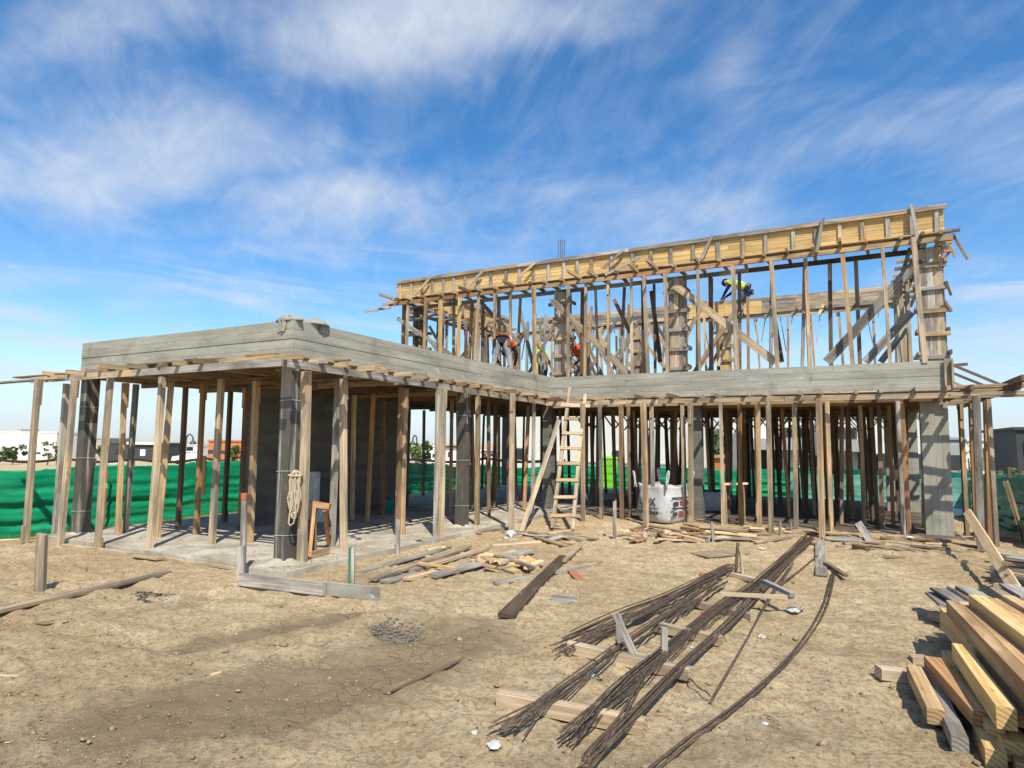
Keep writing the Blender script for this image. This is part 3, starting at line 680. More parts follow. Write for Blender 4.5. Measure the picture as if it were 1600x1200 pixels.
# ------------------------------------------------------------------ upper floor: beam formwork, props, braces, column shutters
ZS = 3.062; ZU0, ZU1 = 5.452, 5.925; YU = 7.862
def beam_formwork(root, p0, p1, nrm, planks, cleat_step, pm, front=True, joist=True, rail=True, zoff=0.):
    """shutter for a beam from p0 to p1 (xy), nrm = outward normal of the dressed face"""
    p0 = Vector((*p0,0)); p1 = Vector((*p1,0)); n = Vector((*nrm,0)); L = (p1-p0).length; d = (p1-p0)/L
    def at3(a, o, z): return p0+d*a+n*o+Vector((0,0,z))
    h = (ZU1-ZU0)/planks
    for face, off in ((0, .0), (1, -.25)):
        for r in range(planks):
            a = 0.
            while a < L-.01:
                b = min(L, a+R(2.0,3.6)); b = L if L-b < 1 else b
                timber('shutter_plank', at3(a, off+R(-.002,.002), ZU0+r*h+.001), at3(b-.004, off+R(-.002,.002), ZU0+r*h+.001), .024, h-.004, pm if face == 0 else pick('wood_tan', pm), root, wob=.1, rings=2); a = b
    a = .12
    while a < L:
        timber('cleat', at3(a+R(-.01,.01), .026, ZU0-.01), at3(a, .026, ZU1-.01+R(-.06,.0)), .072, .024, pick('wood_grey','wood_weathered','wood_grey'), root, tuple(n), wob=.3, rings=2); a += cleat_step*R(.75,1.25)
    if rail: 
        a = 0
        while a < L-.01:
            b = min(L+.04, a+R(2.6,4.0)); b = L+.04 if L-b < 1 else b
            timber('top_rail', at3(a, .066, ZU1-.055), at3(b-.003, .066, ZU1-.052+R(-.004,.004)), .028, .085, pick('wood_grey','wood_weathered'), root, rings=2); a = b
    run('sole_plank', at3(-.1, .075, ZU0-.036), at3(L+.1, .075, ZU0-.036), .15, .022, root, ('wood_weathered','wood_tan'))
    run('sole_plank', at3(-.1, -.14, ZU0-.036), at3(L, -.14, ZU0-.036), .18, .022, root, ('wood_tan','wood_brown'))
    for o in (.16, -.52): run('ledger', at3(-.15, o, 5.245), at3(L+.1, o, 5.245), .05, .095, root, ('wood_tan','wood_tan','wood_orange') if o > 0 else ('wood_brown','wood_grey'))
    if joist:
        a = .15
        while a < L:
            e = pick(R(.28,.36), R(.28,.4), R(.45,.95))
            timber('joist', at3(a+R(-.08,.08), e, 5.342), at3(a, -.62-R(0,.1), 5.342), .052, .07, pick('wood_tan','wood_brown','wood_weathered','wood_orange'), root); a += R(.33,.5)
def vstrut(root, x0, y0, z0, x1, y1, z1, m, w=.06, t=.024, up=(0,-1,0)):
    timber('kicker', (x0,y0,z0), (x1,y1,z1), w, t, m, root, up, rings=2)
uf = empty('beam_formwork', (1.4, YU, 5.3), 'long beam shutter of new yellow planks with grey cleats along the upper storey front', 'formwork')
beam_formwork(uf, (XA+.02, YU), (XB+.12, YU), (0,-1), 5, .42, 'wood_pine')
# short struts from joist end up to the rail
for (x0,y0,x1,y1) in ((672,435,648,462),(754,425,730,449),(836,411,812,432),(1000,402,946,430),(975,390,942,420),(1113,368,1096,405),(1286,341,1276,395),(1424,320,1434,378)):
    a = aty(x0, y0, YU-.105); b = aty(x1, y1, YU-.20); vstrut(uf, a.x, a.y, a.z, b.x, b.y, b.z, pick('wood_weathered','wood_grey','wood_tan'))
for (x0,y0,x1,y1) in ((592,462,635,475),(570,488,612,482),(598,478,640,470)):
    a = aty(x0, y0, YU-.35); b = aty(x1, y1, YU+.1); timber('outrigger', a, b, .05, .065, pick('wood_orange','wood_tan','wood_grey'), uf)
timber('outrigger', aty(1500,361,YU-.05), aty(1395,375,YU-.05), .05, .05, 'wood_brown', uf)
us = empty('beam_formwork', (XA, 11, 5.3), 'beam shutter of yellow planks along the left side of the upper storey', 'formwork')
beam_formwork(us, (XA+.30, 8.75), (XA+.30, 13.8), (1,0), 5, .6, 'wood_pine', joist=True)
ub = empty('beam_formwork', (1.4, 14, 5.3), 'weathered grey beam shutter with pale fresh cleats along the upper storey back', 'formwork')
YK = 13.98
def back_beam():
    L0, L1 = XA+.6, XB
    for r in range(4):
        run('shutter_plank', (L0+.5, YK+.02*0, ZU0+r*.118), (L1, YK, ZU0+r*.118), .024, .114, ub, ('wood_grey','wood_weathered'))
    a = aty(1076, 480, YK-.03).x; b = aty(1132, 480, YK-.03).x; c = aty(1190, 480, YK-.03).x
    for q0, q1 in ((a, b-.005), (b, c)):
        mb = MB(); mb.box((q0, YK-.032, ZU0-.02), (q1, YK-.014, ZU1-.12+R(-.01,.02))); mb.build('plywood_sheet', 'wood_pine', ub)
    run('ledger', (L0, YK-.12, 5.29), (L1, YK-.12, 5.29), .05, .12, ub, ('wood_tan','wood_orange','wood_weathered'))
    run('sole_plank', (L0, YK-.10, 5.413), (L1, YK-.10, 5.413), .2, .022, ub, ('wood_weathered',))
    for x in np.arange(L0+.3, L1, .72):
        timber('cleat', (x-.06, YK-.165, 5.24), (x+.07, YK-.15, 5.52), .10, .022, pick('wood_fresh','wood_fresh','wood_weathered'), ub, (0,-1,0), rings=2)
        timber('joist', (x+.1, YK-.4, 5.435), (x+.1, YK+.5, 5.435), .05, .012, 'wood_tan', ub, rings=2)
back_beam()
ur = empty('beam_formwork', (XB, 11, 5.3), 'beam shutter of weathered planks along the right side of the upper storey', 'formwork')
for r in range(4): run('shutter_plank', (XB-.1, 8.5, ZU0+r*.118), (XB-.1, 13.7, ZU0+r*.118), .024, .114, ur, ('wood_grey','wood_weathered'))
for o in (-.3, .12): run('ledger', (XB-.1+o, 8.2, 5.245), (XB-.1+o, 13.8, 5.245), .05, .095, ur, ('wood_weathered','wood_brown'))
for y in np.arange(8.7, 13.6, .62): timber('joist', (XB-.55, y, 5.342), (XB+.25+R(0,.15), y, 5.342), .05, .07, pick('wood_brown','wood_weathered'), ur, rings=2)

def uprop(x, y, px=None, w=.076, mat='wood_tan', label='', group='', zt=5.243, lean=0., z0=ZS, cleat=.6):
    return prop((x, y, z0), None, z0, zt, w, mat, label, group, cleat, .1)
GU = 'front row of props on the upper floor'; LU = 'sunlit timber prop under the front ledger of the upper beam shutter'
for px in (637,663,690,717,742,774,800,836,888,914,951,987,1012,1042,1092,1150,1213,1263,1330,1388):
    x = aty(px, 500, YU-.16).x; m = pick('wood_tan','wood_tan','wood_pine') if px < 850 else pick('wood_weathered','wood_tan','wood_weathered')
    q_ = (637,663,690,717,742,774,800,836,888,914,951,987,1012,1042,1092,1150,1213,1263,1330,1388).index(px)
    lu = ('sunlit upper front prop, '+ORD[q_]+' from the reddish end prop') if q_ < 8 else ('sunlit upper front prop, '+ORD[q_-8]+' right of the column shutter above the ladder' if q_ < 14 else 'sunlit upper front prop, '+ORD[q_-14]+' right of the middle column shutter')
    o = uprop(x, YU-.16, mat=m, label=lu, group=GU)
prop((1444,566), (1428,378), None, 5.243, .085, 'wood_weathered', '', '') if False else None
p0 = aty(1444, 556, YU-.2); p0.z = ZS; p1 = aty(1427, 372, YU-.2)
o = timber('timber_prop', p0, p1, .085, .085, 'wood_weathered', None, (0,-1,0)); tag(o, 'pale leaning timber prop in front of the end column shutter upstairs', 'prop')
p0 = aty(613, 540, 9.0); p0.z = ZS; p1 = aty(614, 452, 9.0)
o = timber('timber_prop', Vector((XA-.05, 8.3, ZS)), Vector((XA-.05, 8.3, 5.75)), .08, .08, 'wood_orange', None, (0,-1,0)); tag(o, 'reddish timber prop standing clear at the left end of the upper storey', 'prop')
GV = 'second row of props on the upper floor'; LV = 'dark brown timber prop in the second row behind the upper front beam'
for k_, px in enumerate((710,733,755,782,807,909,935,968,1005,1023,1110,1154,1202,1251,1296,1341)):
    x = aty(px, 500, YU+.52).x; uprop(x, YU+.52, mat=pick('wood_brown','wood_orange') if px < 850 else pick('wood_brown','wood_grey','wood_dark'), label=('dark second row upper prop, '+ORD[k_]+' from the upper left end') if k_ < 10 else ('dark second row upper prop, '+ORD[15-k_]+' counted back from the end column shutter'), group=GV)
GB = 'props with raking heads at the back of the upper floor'; LB = 'slim timber prop with raking head struts under the back upper beam'
for x in np.arange(XA+.7, XB-.2, .72):
    o = uprop(x, YK-.12, mat=pick('wood_tan','wood_grey','wood_weathered'), label=LB, group=GB, zt=5.288, w=.065)
    for s in (-1, 1): timber('strut', (x+s*.03, YK-.07, 4.45+R(-.2,.2)), (x+s*.16, YK-.07, 5.285), .02, .06, pick('wood_fresh','wood_weathered','wood_grey'), o, (0,1,0), rings=2)
GS = 'props along the left side of the upper floor'; LS = 'timber prop under the left side beam shutter of the upper storey'
for y in np.arange(8.9, 13.7, .62):
    for x in (XA+.14, XA+.82): uprop(x, y+R(-.1,.1), mat=pick('wood_tan','wood_brown','wood_grey'), label=LS, group=GS)
GR = 'props along the right side of the upper floor'; LR = 'timber prop under the right side beam shutter of the upper storey'
for y in np.arange(9.2, 13.6, .8): uprop(XB-.4, y, mat=pick('wood_grey','wood_weathered'), label=LR, group=GR)

for k in range(26):
    uprop(R(-4.3, 4.2), R(9.3, 13.3), mat=pick('wood_brown','wood_grey','wood_tan'), label='slim timber prop among the tangle in the middle of the upper floor', group='props in the middle of the upper floor', zt=R(4.6,5.3), w=.07)
# long diagonal braces, each nailed across the props
GD = 'diagonal braces on the upper floor'
def brace(a, b, y0, y1, w, t, m, label):
    p = aty(*a, y0); q = aty(*b, y1)
    q.z = max(q.z, ZS+.02); p.z = max(p.z, ZS+.02)
    o = timber('diagonal_brace', p, q, w, t, m, None, (0,-1,0)); tag(o, label, 'brace', GD)
brace((1054,446), (1212,566), YU+.02, YU+.02, .15, .05, 'wood_weathered', 'broad pale diagonal brace falling from the middle column shutter to the right')
brace((864,470), (985,590), YU-.04, YU-.04, .14, .045, 'wood_weathered', 'broad pale diagonal brace falling right from the column shutter above the ladder')
brace((1436,405), (1292,566), YU+.10, YU+.10, .17, .05, 'wood_grey', 'broad grey diagonal brace rising to the top of the end column shutter')
brace((1424,488), (1352,566), YU+.6, YU+.6, .15, .05, 'wood_grey', 'shorter grey brace running below the broad one at the end column shutter')
brace((1420,508), (1376,566), YU+1.2, YU+1.2, .12, .05, 'wood_grey', 'steep grey brace tucked behind the last front prop upstairs')
brace((622,498), (708,556), YU+.05, YU+.05, .10, .04, 'wood_grey', 'grey diagonal brace across the leftmost upper props')
brace((748,468), (812,536), YU+.3, YU+.3, .10, .04, 'wood_grey', 'grey diagonal brace in front of the bending worker')
brace((1102,470), (1062,545), YU+1.5, YU+1.5, .08, .03, 'wood_weathered', 'thin pale brace right of the middle column shutter')
brace((1150,500), (1122,572), YU+.9, YU+.9, .07, .03, 'wood_fresh', 'thin fresh sawn raking board beneath the crouching man in lime')
for (a, b, y, m, lb) in (((812,480),(835,578),YU+1.3,'wood_grey','steep grey brace between the bending worker and the first column shutter'),
    ((960,468),(985,520),YU+.9,'wood_brown','brown brace dropping from the second row ledger past the right wing corner'),
    ((1018,455),(1032,566),YU+.7,'wood_brown','stout brown brace leaning beside the middle column shutter'),
    ((655,505),(700,575),YU+3,'wood_grey','far grey brace behind the leftmost upper props'),
    ((720,560),(765,500),YU+3.4,'wood_weathered','far pale brace rising behind the left upper props'),
    ((1205,470),(1222,566),YU+1.0,'wood_dark','dark brace leaning by the foot of the broad middle diagonal'),
    ((960,560),(1000,500),YU+4,'wood_weathered','far pale brace rising behind the right wing corner'),
    ((1010,495),(1040,580),YU+3.2,'wood_grey','far grey brace seen left of the middle column shutter')):
    brace(a, b, y, y, .09, .04, m, lb)
for k in range(26):                                        # more bracing at the back left, a tangle in the photograph
    x = R(-4.3, 2.9); y = R(9.2, 13.4); s = pick(-1,1)*R(.7,1.4)
    o = timber('back_brace', (x, y, ZS+.003), (x+s, y+R(-.3,.3), R(4.6,5.2)), .085, .03, pick('wood_weathered','wood_grey','wood_tan','wood_brown'), None, (0,-1,0)); tag(o, 'raking board in the tangle of bracing at the back of the upper floor', 'brace', 'tangle of raking boards upstairs')

def column_form(x, y, w, d, label, mats=('wood_grey','wood_weathered'), zt=5.24, rag_=False):
    r = empty('column_shutter', (x, y, ZS), label, 'column form', 'column shutters on the upper floor')
    nb = 3; bw = w/nb
    for i in range(nb): timber('board', (x-w/2+(i+.5)*bw, y-d/2, ZS+.002), (x-w/2+(i+.5)*bw, y-d/2, zt+R(-.12,.0)), bw-.003, .024, pick(*mats), r, (0,-1,0), wob=.2, rings=3)
    for s in (-1, 1):
        for i in range(2): timber('board', (x+s*(w/2), y-d/2+(i+.5)*d/2, ZS+.002), (x+s*(w/2), y-d/2+(i+.5)*d/2, zt+R(-.1,.0)), d/2-.003, .024, pick(*mats), r, (s,0,0), wob=.2, rings=3)
    for i in range(2): timber('board', (x-w/4+i*w/2, y+d/2, ZS+.002), (x-w/4+i*w/2, y+d/2, zt-.01), w/2-.003, .024, pick(*mats), r, (0,1,0), wob=.2, rings=2)
    for z in np.arange(ZS+.1, zt-.1, .42):
        e = R(.05,.16); e2 = R(.05,.2)
        timber('clamp', (x-w/2-e, y-d/2-.052, z), (x+w/2+e2, y-d/2-.052, z+R(-.01,.01)), .05, .075, pick('wood_weathered','wood_grey','wood_tan'), r)
        timber('clamp', (x-w/2-.052, y-d/2-e, z+.078), (x-w/2-.052, y+d/2+e, z+.078), .05, .07, 'wood_weathered', r)
        timber('clamp', (x+w/2+.052, y-d/2-e, z+.078), (x+w/2+.052, y+d/2+e, z+.078), .05, .07, pick('wood_weathered','wood_brown'), r)
    return r
c1 = aty(876, 500, 7.98).x; c2 = aty(1057, 500, 7.98).x; c3 = aty(1457, 500, 7.98).x
column_form(c1, 8.12, .30, .26, 'weathered plank column shutter with clamps above the ladder')
column_form(c2, 8.12, .30, .26, 'weathered plank column shutter with clamps at the head of the broad middle diagonal')
ce = column_form(c3, 8.12, .36, .28, 'weathered plank column shutter with long clamp ends at the upper right end')
column_form(aty(650, 500, 8.0).x, 8.2, .26, .26, 'dark plank column shutter at the upper left end', ('wood_brown','wood_dark'))
column_form(0.2, 13.7, .28, .26, 'far plank column shutter under the back beam behind the bracing tangle')
column_form(2.9, 13.7, .28, .26, 'far plank column shutter patched with yellow boards under the back beam', ('wood_pine','wood_weathered'))
for (a, b) in (((1486,366),(1510,406)),((1478,372),(1490,402)),((1476,440),(1484,462)),((1466,420),(1487,392)),((1474,470),(1485,488))):
    timber('stay', aty(*a, 7.9), aty(*b, 7.9), .03, .04, pick('wood_brown','wood_tan'), ce)
timber('clamp', aty(1462,385,7.9), aty(1488,380,7.9), .05, .1, 'wood_weathered', ce); timber('clamp', aty(1466,396,7.88), aty(1489,393,7.88), .05, .05, 'wood_orange', ce)

# starter bars of the column above the beam
sb = empty('starter_bars', (c1, 8.1, 5.45), 'four thin steel starter bars rising above the upper front beam', 'rebar')
for px in (872, 875.5, 878.5, 881.5):
    a = aty(px, 405, 8.1+R(-.06,.06)); mb = MB(); top = aty(px+R(-.5,.5), 373+R(0,4), a.y); mb.tube([(a.x,a.y,5.3),(a.x,a.y,5.95),tuple(top)], .009, 5); mb.build('bar', 'rebar_steel', sb)
# ------------------------------------------------------------------ ladder and what leans on the edge
def ladder():
    zb0 = .03
    a0 = atz(864, 826, zb0); a1 = aty(891, 607, 6.52); b0 = atz(895, 828, zb0); b1 = aty(915, 617, 6.52)
    r = empty('ladder', (a0+b0)/2, 'home made wooden ladder with eight nailed rungs leaning on the roof edge', 'ladder')
    up = ((b0-a0).cross(a1-a0)).normalized(); up = up if up.dot(CAM-a0) > 0 else -up
    timber('rail', a0, a1, .065, .05, 'wood_weathered', r, up); timber('rail', b0, b1, .065, .05, 'wood_weathered', r, up)
    for y, e in ((639,.10),(662,.0),(686,.0),(710,.0),(734,.0),(759,.0),(784,.0),(810,.02)):
        t = (826-y)/(826-607); tb = (828-y)/(828-617)
        p = a0.lerp(a1, t)+up*.052; q = b0.lerp(b1, tb)+up*.052; d = (q-p).normalized()
        timber('rung', p-d*(.035+e), q+d*(.03+e), .09 if e > .05 else .062, .026, pick('wood_weathered','wood_tan'), r, up, rings=2)
ladder()
o = timber('leaning_plank', on_ground(813, 832), aty(873, 655, 6.4), .09, .035, 'wood_weathered', None, (1,-1,0)); tag(o, 'grey plank leaning from the ground to a prop head beside the ladder', 'plank')
o = timber('leaning_plank', on_ground(1601, 941, .12), aty(1513, 801, 6.25), .115, .035, 'wood_fresh', None, (-.5,-1,.3)); tag(o, 'fresh pale plank leaning on the overhang props above the lumber', 'plank')
o = timber('leaning_plank', on_ground(1364, 852), aty(1342, 818, 6.75), .11, .03, 'wood_grey', None, (0,-1,0)); tag(o, 'short grey board tilted up at the foot of the right wing front', 'plank')

# ------------------------------------------------------------------ things kept under the left wing
def sawhorse():
    p = atz(497, 862, .085); r = empty('sawhorse', p, 'small orange wooden trestle beside the corner column', 'trestle')
    d = depth_of(p); a = atd(477, 790, d); b = atd(515, 796, d-.02); 
    timber('top_beam', a, b, .09, .075, 'wood_orange', r)
    for s, (x, y) in ((0,(482,874)),(1,(514,853))):
        q = atz(x, y, .085); h = a.lerp(b, .35 if s == 0 else .8)
        timber('leg', q, h+Vector((0,0,.01)), .06, .06, 'wood_orange', r, (1,-1,0))
        q2 = q+Vector((-.25,.35,0)); timber('leg', q2, h+Vector((-.03,.03,.01)), .06, .05, 'wood_brown', r, (1,-1,0))
    timber('foot_board', atz(482,874,.086), atz(513,866,.086), .04, .09, 'wood_tan', r)
sawhorse()
def polyblock(px, py, w, h, d, label):
    p = atz(px, py, .085); mb = MB(); M = Matrix.Translation(p) @ Matrix.Rotation(R(-.3,.3), 4, 'Z'); mb.box((-w/2,-d/2,0), (w/2,d/2,h), 0, M); mb.box((-w/2+.02,-d/2-.012,.03), (w/2-.02,-d/2+.01,h-.03), 0, M)
    tag(mb.build('foam_block', 'foam', None), label, 'block')
polyblock(487, 812, .22, .9, .12, 'tall white foam panel standing behind the orange trestle')
polyblock(507, 815, .22, .26, .2, 'small white foam block on the slab behind the orange trestle')
def bucket():
    p = atz(605, 801, .085); r = empty('bucket', p, 'small teal plastic bucket in the shade by the dark wall', 'bucket')
    mb = MB(); mb.lathe([(.10,0),(.135,.22),(.14,.225),(.14,.24),(.127,.24),(.122,.22),(.09,.02)], 18, c=p); mb.build('body', 'cyan', r, True)
    mb = MB(); mb.tube([p+Vector((.137*math.cos(t), .03, .23+.13*math.sin(t))) for t in np.linspace(0, math.pi, 10)], .004, 5); mb.build('handle', 'steel_tie', r)
bucket()
def rope():
    c = atd(462, 735, depth_of(atz(471,882,.06))-.10); r = empty('rope_hank', c, 'hank of beige rope hanging on the prop beside the corner column', 'rope')
    for k in range(9):
        L = R(.45,.72); w = R(.02,.055); ph = R(-.02,.02); pts = []
        for i in range(15):
            t = i/14*2*math.pi; pts.append(c+_R*(w*math.sin(t)+ph+R(-.006,.006)+.02*math.sin(3*t+k))-_F*(.012*k*.4)+Vector((0,0,-L/2+L/2*math.cos(t))))
        mb = MB(); mb.tube(pts, .011, 6); mb.build('strand', 'rope', r, True)
    mb = MB(); mb.tube([c+Vector((0,0,-.06))+(_R*math.cos(t)*.08+_F*math.sin(t)*.05) for t in np.linspace(0, 6.28, 12)], .014, 6); mb.build('wrap', 'rope', r, True)
rope()
def worktable():
    p = atz(1148, 818, .085); d = depth_of(p); a = atd(1126, 758, d); b = atd(1166, 757, d)
    r = empty('work_table', p, 'small bench of pale planks standing among the right wing props', 'table')
    for k in range(2): timber('plank', a+Vector((0,.12*k,0)), b+Vector((0,.12*k,0)), .115, .03, 'wood_fresh', r)
    for t, k in ((.15,0),(.85,0),(.15,1),(.85,1)):
        h = a.lerp(b, t)+Vector((0,.12*k,0)); timber('leg', Vector((h.x,h.y,.085)), h, .05, .05, 'wood_tan', r, (0,-1,0))
worktable()

def big_bag(px, py, w, h, rot, label, lettering):
    p = atz(px, py, .085); M = Matrix.Translation(p) @ Matrix.Rotation(rot, 4, 'Z')
    r = empty('bulk_bag', p, label, 'bag', 'bulk bags under the right wing')
    n = 28; k = 14; mb = MB()
    for i in range(k+1):
        t = i/k; z = h*t
        b = 1+.10*math.sin(math.pi*min(t*1.15,1))-.06*(t < .04)
        for j in range(n):
            a = 2*math.pi*j/n; e = 3.6 if t < .8 else 4.5; ca, sa = math.cos(a), math.sin(a)
            q = (abs(ca)**e+abs(sa)**e)**(-1/e); rr = w/2*b*q*(1+.025*math.sin(5*a+7*t)+.02*math.sin(11*a-9*t))
            zz = z+(.05*h*math.cos(4*(a-math.pi/4)+math.pi)*(-1) if i == k else 0)
            mb.v.append(tuple(M @ Vector((rr*ca, rr*sa, zz+R(-.006,.006)))))
    for i in range(k):
        for j in range(n): mb.f.append((i*n+j, i*n+(j+1)%n, (i+1)*n+(j+1)%n, (i+1)*n+j)); mb.m.append(0)
    mb.f.append(tuple(reversed(range(n)))); mb.m.append(0)
    b0 = len(mb.v)                                                            # sunken fill below the rim
    for s in (.85, .4):
        for j in range(n):
            a = 2*math.pi*j/n; mb.v.append(tuple(M @ Vector((w/2*s*math.cos(a), w/2*s*math.sin(a), h-.10+.06*(1-s)+R(-.02,.02)))))
    for j in range(n):
        mb.f.append((k*n+j, k*n+(j+1)%n, b0+(j+1)%n, b0+j)); mb.m.append(0)
        mb.f.append((b0+j, b0+(j+1)%n, b0+n+(j+1)%n, b0+n+j)); mb.m.append(0)
    mb.f.append(tuple(b0+n+j for j in range(n))); mb.m.append(0)
    mb.build('sack', 'white_plastic', r, True)
    for sx, sy in ((-1,-1),(1,-1),(-1,1),(1,1)):
        mb = MB(); c = Vector((sx*w*.47, sy*w*.47, h-.08)); le = R(.8,1.2)
        pts = [M @ (c+Vector((sx*.02*t*4+.05*math.sin(t*5)*sx, sy*.03*t, .32*le*math.sin(math.pi*t)+.02))) for t in np.linspace(0, 1, 9)]
        mb.tube(pts, .019, 6); mb.build('lifting_loop', 'white_plastic', r, True)
    if lettering:
        d0 = w/2*1.13
        def strip(face, u0, u1, z0, z1, m):
            mb = MB()
            if face == 0: mb.box((u0,-d0-.004,z0), (u1,-d0+.002,z1), 0, M)
            else: mb.box((d0-.002,u0,z0), (d0+.004,u1,z1), 0, M)
            mb.build('print_mark', m, r)
        cu = bpy.data.curves.new('txt', 'FONT'); cu.body = 'LOX'; cu.size = .2; cu.extrude = .002; cu.offset = .006
        to = bpy.data.objects.new('txt', cu); COL.objects.link(to); bpy.context.view_layer.update()
        me = bpy.data.meshes.new_from_object(to.evaluated_get(bpy.context.evaluated_depsgraph_get())); bpy.data.objects.remove(to)
        me.materials.clear(); me.materials.append(MAT['ink_black']); o = bpy.data.objects.new('lettering', me)
        link(o, r, M @ Matrix.Translation((-.24,-d0-.004,h*.46)) @ Matrix.Rotation(math.pi/2, 4, 'X'))
        u = -.26
        while u < .2: e = R(.02,.05); strip(0, u, u+e, h*.37, h*.40, 'ink_black'); u += e+.012
        u = -.27
        while u < .18: e = R(.03,.06); strip(0, u, u+e, h*.22, h*.30, 'ink_black'); u += e+.014
        strip(0, .2, .29, h*.26, h*.275, 'ink_black')
        strip(1, -.3, .2, h*.66, h*.70, 'ink_black'); strip(1, -.25, -.10, h*.46, h*.58, 'ink_black'); strip(1, -.05, .2, h*.48, h*.60, 'ink_red')
        strip(1, -.3, .2, h*.38, h*.42, 'ink_black'); strip(1, -.28, -.14, h*.2, h*.3, 'ink_black'); strip(1, -.1, .2, h*.2, h*.32, 'ink_red')
big_bag(1037, 813, .78, .70, math.radians(-24), 'full white woven bulk bag printed with bold black letters between right wing props', True)
big_bag(1112, 797, .75, .45, math.radians(15), 'slumped plain white bulk bag behind the right wing props', False)

def bin_():
    p = Vector((aty(949, 740, 18.3).x, 18.3, gz(0, 18.3))); r = empty('waste_bin', p, 'lime green ribbed plastic bin by the back fence', 'bin')
    h = 1.5; w = .62
    def ring(z, s): return [(p.x+s*x, p.y+s*y, p.z+z) for x, y in ((-w/2,-w/2),(w/2,-w/2),(w/2,w/2),(-w/2,w/2))]
    mb = MB(); zs = [(.12,.80),(.3,.85),(.31,.90),(.42,.91),(.43,.87),(.58,.88),(.59,.93),(.70,.94),(.71,.90),(.86,.92),(.87,.97),(h-.35,.98),(h-.34,1.02),(h-.08,1.03)]
    for z, s in zs: mb.v += ring(z, s)
    for i in range(len(zs)-1):
        for j in range(4): mb.f.append((i*4+j, i*4+(j+1)%4, (i+1)*4+(j+1)%4, (i+1)*4+j)); mb.m.append(0)
    mb.f.append((3,2,1,0)); mb.m.append(0); mb.f.append(tuple((len(zs)-1)*4+j for j in range(4))); mb.m.append(0)
    mb.build('body', 'lime', r)
    mb = MB(); mb.v += ring(h-.078, 1.08)+ring(h-.03, 1.08)+ring(h+.03, .8)
    for i in range(2):
        for j in range(4): mb.f.append((i*4+j, i*4+(j+1)%4, (i+1)*4+(j+1)%4, (i+1)*4+j)); mb.m.append(0)
    mb.f.append((3,2,1,0)); mb.m.append(0); mb.f.append((8,9,10,11)); mb.m.append(0); mb.build('lid', 'lime', r)
    for s in (-1, 1):
        mb = MB(); mb.tube([(p.x+s*.2, p.y-.2, p.z+.09), (p.x+s*.27, p.y-.2, p.z+.09)], .09, 14); mb.build('wheel', 'bin_dark', r)
bin_()

# ------------------------------------------------------------------ fences
def fence(A, B, h, mat, label, seed, post=2.4, amp=.05, top0=0., off=0.06):
    rs = random.Random(seed); A = Vector((*A,0)); B = Vector((*B,0)); L = (B-A).length; d = (B-A)/L; n = Vector((d.y,-d.x,0))
    r = empty('screen_fence', (A.x, A.y, gz(A.x, A.y)), label, 'fence')
    cols = int(L/.09); rows = 44; v = []; f = []
    ph = [rs.uniform(0,6.28) for _ in range(12)]
    for i in range(cols+1):
        s = i/cols*L; g = gz(*(A+d*s).xy); sp = (s/post)%1; sag = .07*math.sin(math.pi*sp)*(.6+.4*math.sin(s*1.7+ph[0]))
        for j in range(rows+1):
            t = j/rows; z = t*(h-sag)
            drape = sag*6*t*(1-t)
            fold = math.sin(t*24+1.8*math.sin(s*.55+ph[1])+.9*math.sin(s*1.5+ph[2])+ph[3])*.55+math.sin(t*47+2.2*math.sin(s*.4+ph[4])+ph[5]+s*.5)*.3+math.sin(t*8+s*1.1+ph[6])*.35
            o = amp*fold*math.sin(math.pi*min(1,t*1.1+.05))*(.45+.55*math.sin(math.pi*sp))+.02*math.sin(s*6+t*4+ph[7])
            q = A+d*s+n*(o+off); v.append((q.x, q.y, g+z-.03-drape*.1))
    for i in range(cols):
        for j in range(rows): k = i*(rows+1)+j; f.append((k, k+rows+1, k+rows+2, k+1))
    o = mesh_obj('netting', v, f, mat, r, True)
    m = o.modifiers.new('thick', 'SOLIDIFY'); m.thickness = .003
    k = 0
    while k*post < L:
        p = A+d*(k*post); g = gz(*p.xy); timber('post', (p.x, p.y, g-.05), (p.x+rs.uniform(-.03,.03), p.y, g+h+rs.uniform(.02,.2)), .06, .06, 'wood_brown', r, (1,0,0), rings=2); k += 1
    return r
fence((-7.2,-8.0), (-7.2,19.0), 1.29, 'net_green', 'long creased green screen fence running along the left boundary', 1)
fence((-7.1,19.2), (5.0,19.2), 1.22, 'net_green', 'creased green screen fence across the back left of the plot', 2)
fence((4.2,17.6), (9.6,17.5), 1.16, 'net_teal', 'bright turquoise sheet fence across the back right of the plot', 3, amp=.02)
fence((9.25,17.3), (9.1,4.2), 1.22, 'net_deep', 'dark green screen fence along the right boundary', 4, off=.05)
fence((3.6,23.5), (16,22.5), 1.25, 'net_deep', 'dark green screen fence in front of the neighbouring houses', 9, post=3, amp=.02)
# brown board by the right fence
p = on_ground(1550, 838); mb = MB(); M = Matrix.Translation((8.75, 8.9, gz(8.75,8.9))) @ Matrix.Rotation(math.radians(80), 4, 'Z') @ Matrix.Rotation(math.radians(-12), 4, 'X')
mb.box((-.55,-.009,0), (.55,.009,1.05), 0, M); o = mb.build('plywood_sheet', 'wood_brown', None); tag(o, 'brown plywood sheet leaning on the dark green right fence', 'sheet')
for k in range(2): timber('batten', M @ Vector((-.4+.8*k,-.03,.0)), M @ Vector((-.4+.8*k,-.03,1.05)), .05, .035, 'wood_tan', o, M.to_3x3() @ Vector((0,-1,0)), rings=2)

